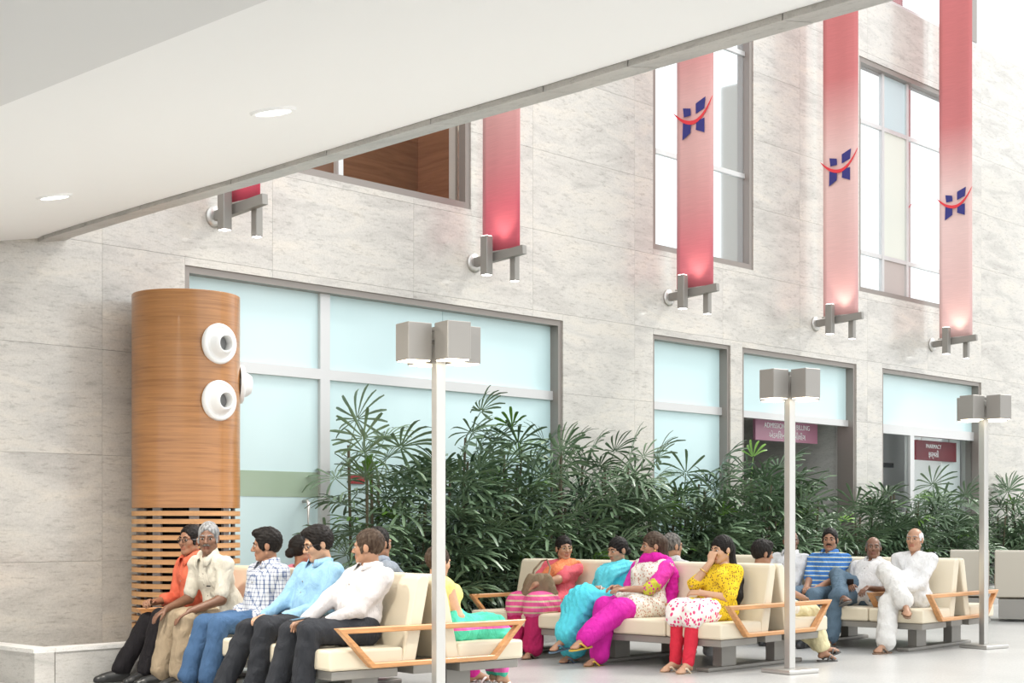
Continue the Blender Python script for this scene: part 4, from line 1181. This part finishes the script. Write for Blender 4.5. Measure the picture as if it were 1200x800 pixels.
GOLD = mat('gold', (.75, .5, .15), .25, metal=1.0)
def seat_loc(b_, u, side):
    x, y, a = BEN[b_]; a = R(a); v = -.36 if side == 'f' else .36
    return (x+v*math.cos(a)-u*math.sin(a), y+v*math.sin(a)+u*math.cos(a), 0), a + (PI if side == 'f' else 0)

# ---- first bench, front side (men)
CHAR = cloth('charcoal_trouser', (.020, .021, .024), .8); CHAR2 = cloth('dark_grey_trouser', (.030, .032, .038), .8); BLK = cloth('black_trouser', (.016, .014, .016), .8)
G1 = 'men on the bench beside the wooden column'
L, z_ = seat_loc(1, 2.55, 'f')
person('man in a coral orange shirt and spectacles with dark trousers', G1, L, z_, (.10, -.02, 1.075), hyaw=20, skin='mid', glasses='dark', hair=('short', 'black'), s=.97,
       rh=((.36, -.12, .60), (.8, .45, .15), (.2, .5, -.8), .7), lh=((.32, .10, .565), (1, -.3, -.3), (0, 0, -1), .3), ra=(.62, -.15, .09), la=(.52, .10, .09),
       garments=(shirt(cloth('coral_shirt', (.72, .16, .09)), 'rolled', 'tuck', seed=11), trousers(BLK, seed=12)), lkh=(1, .1, 1))
L, z_ = seat_loc(1, 2.12, 'f')
person('grey haired man in a cream short sleeved shirt and khaki trousers, turned to the camera', G1, L, z_, (.20, .05, 1.095), hyaw=52, hpitch=4, skin='dark', hair=('short', 'grey'), s=.98, build=.95,
       rh=((.47, -.09, .575), (.8, -.1, -.55), (-.3, 0, -1), .25), lh=((.40, .15, .565), (.9, -.2, -.5), (0, 0, -1), .3), ra=(.50, -.13, .09), la=(.45, .09, .09), shyaw=14,
       garments=(shirt(cloth('cream_shirt', (.62, .58, .49)), 'short', 'out', seed=21, wr=.008), trousers(cloth('khaki_trouser', (.36, .28, .19), .85), .008, seed=22), pocket(BLK)), moustache='pepper')
L, z_ = seat_loc(1, 1.60, 'f')
person('young man in a blue and white checked shirt and blue jeans', G1, L, z_, (-.02, 0, 1.045), hyaw=-32, hpitch=6, skin='mid', hair=('thick', 'black'), s=.97,
       rh=((.24, -.08, .535), (.9, .4, -.15), (0, 0, -1), .35), lh=((.14, .10, .53), (.9, -.55, -.1), (0, 0, -1), .35), ra=(.54, -.13, .09), la=(.50, .10, .09), shyaw=6,
       garments=(shirt(cloth('check_shirt', (.64, .66, .70), .85, 'check', (.05, .09, .22)), 'rolled', 'out', seed=31), trousers(cloth('blue_jeans', (.06, .12, .23), .85), .002, seed=32)), moustache=None)
L, z_ = seat_loc(1, .93, 'f')
person('smiling man with dark spectacles in a pale blue shirt and charcoal trousers', G1, L, z_, (-.06, -.02, 1.06), hyaw=-10, hpitch=16, skin='light', glasses='dark', hair=('thick', 'black'), s=1.0, build=1.04,
       rh=((.34, -.06, .57), (.9, .5, -.05), (0, .3, -.9), .5), lh=((.26, .10, .575), (.9, -.35, -.05), (0, -.1, -1), .35), ra=(.60, -.16, .09), la=(.50, .10, .09), shyaw=8,
       garments=(shirt(cloth('pale_blue_shirt', (.27, .46, .64)), 'long', 'tuck', seed=41, wr=.0075), trousers(CHAR2, .002, seed=42)))
L, z_ = seat_loc(1, .36, 'f')
person('man in a white long sleeved shirt with a wristwatch, looking away towards his neighbours', G1, L, z_, (-.10, -.01, 1.045), hyaw=-52, hpitch=2, skin='tan', hair=('short', 'brown'), s=1.0, build=1.05,
       rh=((.36, -.07, .565), (.9, .35, -.2), (0, 0, -1), .35), lh=((.30, .09, .565), (.95, -.30, -.1), (0, 0, -1), .35), ra=(.55, -.12, .09), la=(.48, .10, .09), shyaw=4,
       garments=(shirt(cloth('white_shirt', (.64, .61, .61)), 'long', 'tuck', seed=51, wr=.0075), trousers(CHAR2, .002, seed=52), watch('L')))
# ---- first bench, far side
G1b = 'people on the far side of the first bench'
L, z_ = seat_loc(1, 2.1, 'b')
person('woman with tied black hair and a pink scarf seen between the seated men', G1b, L, z_, (-.10, 0, 1.0), hyaw=-5, skin='mid', hair=('bun', 'black'), female=True, s=.92,
       garments=(tunic(cloth('rose_tunic', (.70, .22, .30)), seed=61), trousers(cloth('rose_salwar', (.6, .2, .28)), .02, seed=62)), shoes='chappal', shoe_col=(.2, .12, .06), res=1.2)
L, z_ = seat_loc(1, 1.02, 'b')
person('dark haired person in magenta leggings, back to back with the man in white', G1b, L, z_, (-.10, 0, 1.06), hyaw=10, skin='mid', hair=('short', 'black'), s=.96, ra=(.66, -.14, .09), la=(.72, .04, .09), shoes='sandal', shoe_col=(.6, .5, .48),
       garments=(shirt(cloth('slate_shirt', (.25, .28, .33)), 'short', 'out', seed=63), trousers(cloth('magenta_leggings', (.62, .03, .27)), 0, .006, 'leggings', 0, .95, 64)), res=1.2)
L, z_ = seat_loc(1, .34, 'b')
person('small girl in a yellow top with a green and pink skirt, looking away', G1b, L, z_, (-.02, .06, .935), hyaw=8, hpitch=5, skin='light', hair=('pony', 'brown'), female=True, s=.82, hs=1.03,
       rh=((.20, -.10, .50), (.9, .3, -.2), (0, 0, -1), .35), lh=((.22, -.02, .52), (.5, -.8, .1), (0, 0, -1), .3), ra=(.46, -.05, .13), la=(.48, .05, .13), rtoe=(1, 0, -.45), ltoe=(1, .1, -.45), leh=(-.5, .9, -.3), shoes='chappal', shoe_col=(.75, .72, .68),
       garments=(tunic(cloth('yellow_top', (.80, .68, .25)), .02, 'none', e=.010, seed=65, fill=False), skirt(cloth('green_pink_skirt', (.10, .62, .42), .8, 'bands', (.85, .15, .45), .7), .03, .05, seed=66)))
# ---- second bench, front side (women)
G2 = 'women on the bench in front of the palm hedge'
L, z_ = seat_loc(2, 2.18, 'f')
person('woman with thin spectacles in a coral and pink outfit with a brown handbag', G2, L, z_, (-.10, .02, .975), hyaw=62, hpitch=0, skin='tan', hair=('bun', 'black'), female=True, s=.93, build=1.08, glasses='gold',
       rh=((.30, -.27, .44), (.5, -.2, -.85), (.6, .6, 0), .3), lh=((.33, .06, .66), (.3, -.8, -.5), (-.8, -.2, -.3), .35), ra=(.42, -.10, .075), la=(.40, .10, .075), leh=(-.1, 1, -.7), shyaw=10,
       garments=(tunic(cloth('coral_tunic', (.72, .13, .16)), .88, 'short', seed=71, hem_m=cloth('pink_border', (.66, .10, .26), .85, 'bands', (.55, .45, .30), 2.2)), trousers(cloth('crimson_salwar', (.42, .02, .10)), .022, seed=72),
                 drape(cloth('orange_dupatta', (.80, .25, .11)), 1, seed=73, low=.2)), shoes='sandal', shoe_col=(.10, .06, .04), res=1.1)
L, z_ = seat_loc(2, 1.52, 'f')
def w2x(f, J):
    f.cap(J['knL']+Vector((.02, .0, .03)), J['anR']+Vector((.02, -.02, .10)), .09, .10, k=.08)
person('woman in a bright turquoise sari with white bangles', G2, L, z_, (-.10, 0, .965), hyaw=-8, hpitch=10, skin='tan', hair=('bun', 'black'), female=True, s=.94, build=1.02,
       rh=((.20, -.10, .635), (.6, .75, .05), (0, .2, -1), .35), lh=((.22, .04, .64), (.7, -.7, 0), (0, 0, -1), .35), ra=(.44, -.04, .075), la=(.62, .0, .21), ltoe=(1, -.1, -.15), rkh=(1, 0, 1), lkh=(1, 0, 1.2),
       garments=(tunic(cloth('teal_blouse', (.05, .45, .56)), .1, 'short', e=.012, name='blouse', seed=81, fill=False), skirt(cloth('turquoise_sari', (.10, .60, .70)), .034, .80, 'sari', seed=82, extra=w2x, wr=.011),
                 drape(cloth('turquoise_pallu', (.14, .64, .74)), 1, .03, .10, seed=83, low=.15), band(mat('bangle_white', (.85, .8, .75), .3), 'L', .9), band(mat('bangle_white', (.85, .8, .75), .3), 'R', .9)), shoes='chappal', shoe_col=(.10, .16, .22), res=1.1)
L, z_ = seat_loc(2, 1.12, 'f')
MAG = cloth('magenta_salwar', (.60, .02, .34), .7); MAGD = cloth('magenta_dupatta', (.62, .015, .32), .75)
def w3sh(J):
    N, sh, fw, ax = J['N'], J['sh'], J['fw'], J['ax']
    q = [N+fw*.075-sh*.09-ax*.07, N+fw*.085-sh*.03-ax*.005, N+fw*.06+sh*.06+ax*.015, N+sh*.10-fw*.02+ax*.005, N+sh*.15-fw*.075-ax*.09, N+sh*.17-fw*.10-ax*.24, N+sh*.20-fw*.07-ax*.38]
    return [(*p, r) for p, r in zip(q, (.032, .042, .045, .05, .055, .052, .05))]
def w3hair(J):
    H, N, fw, ax, sh = J['Hc'], J['N'], J['fw'], J['ax'], J['sh']
    b = J['hM'] @ Vector((-1, 0, 0))
    return [(*(H+b*.07+Vector((0, 0, .02))), .07), (*(H+b*.085-Vector((0, 0, .10))), .055), (*(N-fw*.10-ax*.10+sh*.05), .045), (*(N-fw*.12-ax*.20+sh*.07), .025)]
person('woman with long dark hair in magenta salwar and dupatta over a white printed tunic', G2, L, z_, (-.10, 0, 1.01), hyaw=-36, hpitch=4, skin='tan', hair=('long', 'brown'), female=True, s=.96,
       rh=((.22, -.13, .655), (.9, -.2, 0), (0, .5, -.8), .4), lh=((.27, .0, .645), (.9, -.3, 0), (0, -.2, -1), .35), ra=(.50, -.10, .075), la=(.74, -.05, .25), ltoe=(1, -.1, -.10), rkh=(1, -.1, 1), lkh=(1, .1, 1.2), leh=(-.5, 1, -.6),
       garments=(tunic(cloth('white_print_tunic', (.80, .76, .68), .85, 'print', (.55, .30, .22), 1.3), .55, 'none', e=.022, seed=91), 
                 chain(cloth('pink_sleeve', (.72, .05, .38)), lambda J: [(*J['shL'], .078), (*J['shL'].lerp(J['elL'], .75), .062)], 'sleeve', seed=90), chain(cloth('pink_sleeve', (.72, .05, .38)), lambda J: [(*J['shR'], .078), (*J['shR'].lerp(J['elR'], .75), .062)], 'sleeve', seed=90),
                 chain(cloth('lime_cuff', (.55, .52, .06), .8, 'print', (.6, .03, .3), .9), lambda J: [(*J['shL'].lerp(J['elL'], .80), .060), (*J['elL'].lerp(J['wrL'], .16), .056)], 'sleeve_border', seed=92),
                 trousers(MAG, .030, .012, 'salwar', -.006, .96, 93, .007), chain(MAGD, w3sh, 'dupatta', seed=94, wr=.007), chain(HAIR['brown'], w3hair, 'loose_hair', wr=.002, fr=200), earring(GOLD)), shoes='chappal', shoe_col=(.55, .36, .05), res=1.1)
L, z_ = seat_loc(2, .36, 'f')
def w4hair(J):
    N, fw, ax, sh, H = J['N'], J['fw'], J['ax'], J['sh'], J['Hc']; b = J['hM'] @ Vector((-1, 0, 0))
    return [(*(H+b*.08+Vector((0, 0, .0))), .055), (*(H+b*.095-Vector((0, 0, .12))), .045), (*(N-fw*.085-ax*.10+sh*.11), .042), (*(N-fw*.06-ax*.24+sh*.155), .036), (*(N-fw*.05-ax*.36+sh*.15), .022)]
def w4lock(J):
    N, fw, ax, sh, H = J['N'], J['fw'], J['ax'], J['sh'], J['Hc']; b = J['hM'] @ Vector((-1, 0, 0)); rt = J['hM'] @ Vector((0, -1, 0))
    return [(*(H+rt*.07-Vector((0, 0, .06))), .028), (*(N+fw*.06-sh*.09-ax*.06), .030), (*(N+fw*.095-sh*.09-ax*.20), .022)]
person('young woman in a yellow printed tunic and red leggings with a hand over her nose', G2, L, z_, (-.07, 0, .985), hyaw=-14, hpitch=6, skin='light', hair=('long', 'black'), female=True, s=.95, build=.94,
       rh=((.07, -.01, .885), (-.25, .12, .9), (-1, -.1, -.2), .9), lh=((.20, -.02, .635), (.3, -.9, 0), (-.5, 0, -.8), .5), reh=(.7, -.5, -1), ra=(.44, -.09, .075), la=(.47, .06, .075), lkh=(1, 0, 1), rkh=(1, 0, 1), leh=(-.1, 1, -.8),
       garments=(tunic(cloth('yellow_tunic', (.80, .55, .03), .85, 'print', (.25, .12, .03), 1.5), .92, 'half', seed=101, hem_m=cloth('white_pink_hem', (.84, .80, .76), .85, 'print', (.72, .06, .20), .8)),
                 trousers(cloth('red_leggings', (.62, .03, .055), .75), 0, .004, 'leggings', 0, .97, 102, .002), chain(HAIR['black'], w4hair, 'loose_hair', wr=.002, fr=200), chain(HAIR['black'], w4lock, 'hair_lock', wr=.002, fr=200), band(GOLD, 'R', .6, 'bangle', .036), earring(GOLD)), shoes='chappal', shoe_col=(.60, .50, .36), res=1.05)
# ---- second bench, far side
G2b = 'people on the far side of the second bench'
L, z_ = seat_loc(2, 1.33, 'b')
person('man with spectacles partly hidden behind the woman in magenta', G2b, L, z_, (-.07, 0, 1.0), hyaw=-12, skin='tan', hair=('short', 'pepper'), glasses='dark', s=.95, ra=(.14, -.30, .09), la=(.22, -.20, .09),
       garments=(shirt(cloth('grey_shirt', (.5, .5, .5)), 'short', 'out', seed=111), trousers(CHAR, seed=112)), shoe_col=(.62, .62, .62), res=1.25)
L, z_ = seat_loc(2, .28, 'b')
person('boy with short black hair and cream trousers sitting behind the lamp post', G2b, L, z_, (-.02, .10, .945), hyaw=-25, hpitch=8, skin='mid', hair=('thick', 'black'), s=.84,
       ra=(.40, -.24, .085), la=(.56, -.17, .10), rtoe=(1, -.35, -.05), ltoe=(1, -.3, .25),
       garments=(shirt(cloth('cream_tee', (.78, .74, .66)), 'short', 'out', False, seed=121, buttons=False), trousers(cloth('cream_trouser', (.74, .66, .40), .85), .004, seed=122, q1=.8)), shoes='sandal', shoe_col=(.08, .075, .07), res=1.15)
# ---- third bench, front side (men)
G3 = 'men on the third bench'
L, z_ = seat_loc(3, 1.72, 'f')
person('balding man in a pale grey shirt sitting behind the lamp post', G3, L, z_, (-.10, 0, 1.025), hyaw=40, skin='dark', hair=('fringe', 'pepper'), s=.97, lh=((.26, .06, .56), (.9, -.3, -.1), (0, 0, -1), .4),
       garments=(shirt(cloth('pale_grey_shirt', (.66, .66, .67)), 'long', 'out', seed=131), trousers(CHAR2, seed=132)), shoe_col=(.02, .02, .02), res=1.2)
L, z_ = seat_loc(3, 1.27, 'f')
person('moustached man in a blue striped polo shirt and jeans', G3, L, z_, (-.10, 0, 1.04), hyaw=22, skin='mid', hair=('short', 'black'), moustache='black', s=1.0, build=1.06,
       rh=((.30, -.04, .565), (.9, .5, 0), (0, .3, -.9), .5), lh=((.30, .06, .56), (.9, -.5, 0), (0, -.3, -.9), .5), ra=(.52, -.10, .09), la=(.55, .10, .09),
       garments=(shirt(cloth('blue_polo', (.06, .20, .52), .8, 'stripe', (.60, .62, .45)), 'half', 'out', seed=141, buttons=False), trousers(cloth('slate_jeans', (.10, .15, .20), .85), seed=142)), res=1.2)
L, z_ = seat_loc(3, .82, 'f')
person('bald man in a white shirt dozing with one leg crossed over the other', G3, L, z_, (-.12, .02, .965), hyaw=30, hpitch=-6, skin='dark', hair=('fringe', 'pepper'), s=.95, build=1.06,
       rh=((.20, -.06, .60), (.8, .5, 0), (0, .4, -.9), .6), lh=((.22, .14, .585), (.9, -.1, -.3), (0, 0, -1), .5), ra=(.46, -.12, .09), la=(.44, -.02, .50), ltoe=(.55, .75, .25), lkh=(.6, -1, .6), rkh=(1, 0, 1),
       garments=(shirt(cloth('white_half_shirt', (.68, .66, .65)), 'short', 'out', seed=151), trousers(cloth('slate_jeans', (.10, .15, .20), .85), .004, seed=152)), shoes='sandal', shoe_col=(.16, .15, .14), res=1.2)
L, z_ = seat_loc(3, .34, 'f')
person('old man in a white kurta and white trousers with crossed legs', G3, L, z_, (-.08, 0, 1.05), hyaw=8, hpitch=-4, skin='tan', hair=('fringe', 'white'), s=1.0,
       rh=((.26, .02, .575), (.8, .5, -.1), (0, .2, -1), .5), lh=((.30, .05, .585), (.8, -.5, -.1), (0, -.2, -1), .5), ra=(.62, .06, .09), la=(.44, .16, .47), ltoe=(.75, .6, -.35), lkh=(.8, -.7, .8), rkh=(1, 0, 1),
       garments=(tunic(cloth('white_kurta', (.70, .69, .68)), .55, 'long', seed=161), trousers(cloth('white_pyjama', (.68, .66, .63)), .014, .018, seed=162)), shoes='sandal', shoe_col=(.22, .14, .09), res=1.2)
L = (18.45, 7.25, 0)
person('person sitting behind the wide taupe seat, only the head showing', None, L, R(26), (.02, 0, .86), hyaw=10, skin='mid', hair=('short', 'black'), s=.85, garments=(shirt(cloth('plum_shirt', (.30, .12, .16)), 'short', 'out', seed=171), trousers(CHAR, seed=172)), res=1.4)

# ---------------------------------------------------------------- things held
def held_phone(label, loc, rz, tilt):
    e = empty('mobile_phone', loc, rz); e.rotation_euler = (0, R(tilt), rz); tag(e, label, 'phone')
    box('casing', (-.065, -.033, 0), (.065, .033, .008), mat('phone_black', (.015, .015, .018), .3), e, .003, 1)
    box('screen', (-.055, -.028, .0082), (.055, .028, .009), mat('phone_glass', (.02, .025, .03), .1), e)
def from_person(b_, u, side, f_, l_, z):
    (x, y, _), a = seat_loc(b_, u, side)
    return (x+f_*math.cos(a)-l_*math.sin(a), y+f_*math.sin(a)+l_*math.cos(a), z)
held_phone('black phone held in the lap by the man in the white shirt', from_person(1, .36, 'f', .43, 0, .585), BEN[1][2]*PI/180+PI, 8)
held_phone('black phone in the hand of the dozing bald man', from_person(3, .82, 'f', .27, -.02, .625), BEN[3][2]*PI/180+PI+.5, -40)
# brown handbag on the lap of the woman in coral
bl = from_person(2, 2.18, 'f', .27, .05, .635); hb_ = empty('handbag', bl, R(BEN[2][2])+PI); tag(hb_, 'olive brown slouchy handbag on the lap of the woman in coral', 'bag')
f = Field((-.16, -.22, -.16), (.16, .22, .16), .0085); M_BAG = cloth('olive_leather', (.22, .16, .10), .6)
f.cap((0, -.10, -.05), (0, .10, -.05), .058, k=.03); f.cap((0, -.085, .03), (0, .085, .03), .040, k=.05); f.cap((0, -.07, .07), (0, .07, .07), .022, k=.04); f.wrinkle(.007, 5, 40)
V, Q = f.mesh(); o = obj('bag_body', np_mesh('bag_body', V, Q, [M_BAG]), None, hb_); o.rotation_euler = (0, R(12), R(40)); o.scale = (1.1, 1.05, 1.3)
o = obj('strap', tube_bm([(.0, -.10, .06), (-.05, -.11, .15), (-.12, -.08, .23), (-.17, -.06, .24), (-.15, .0, .17), (-.06, .06, .10), (.0, .09, .06)], .009, 8), M_BAG, hb_); smooth(o.data)
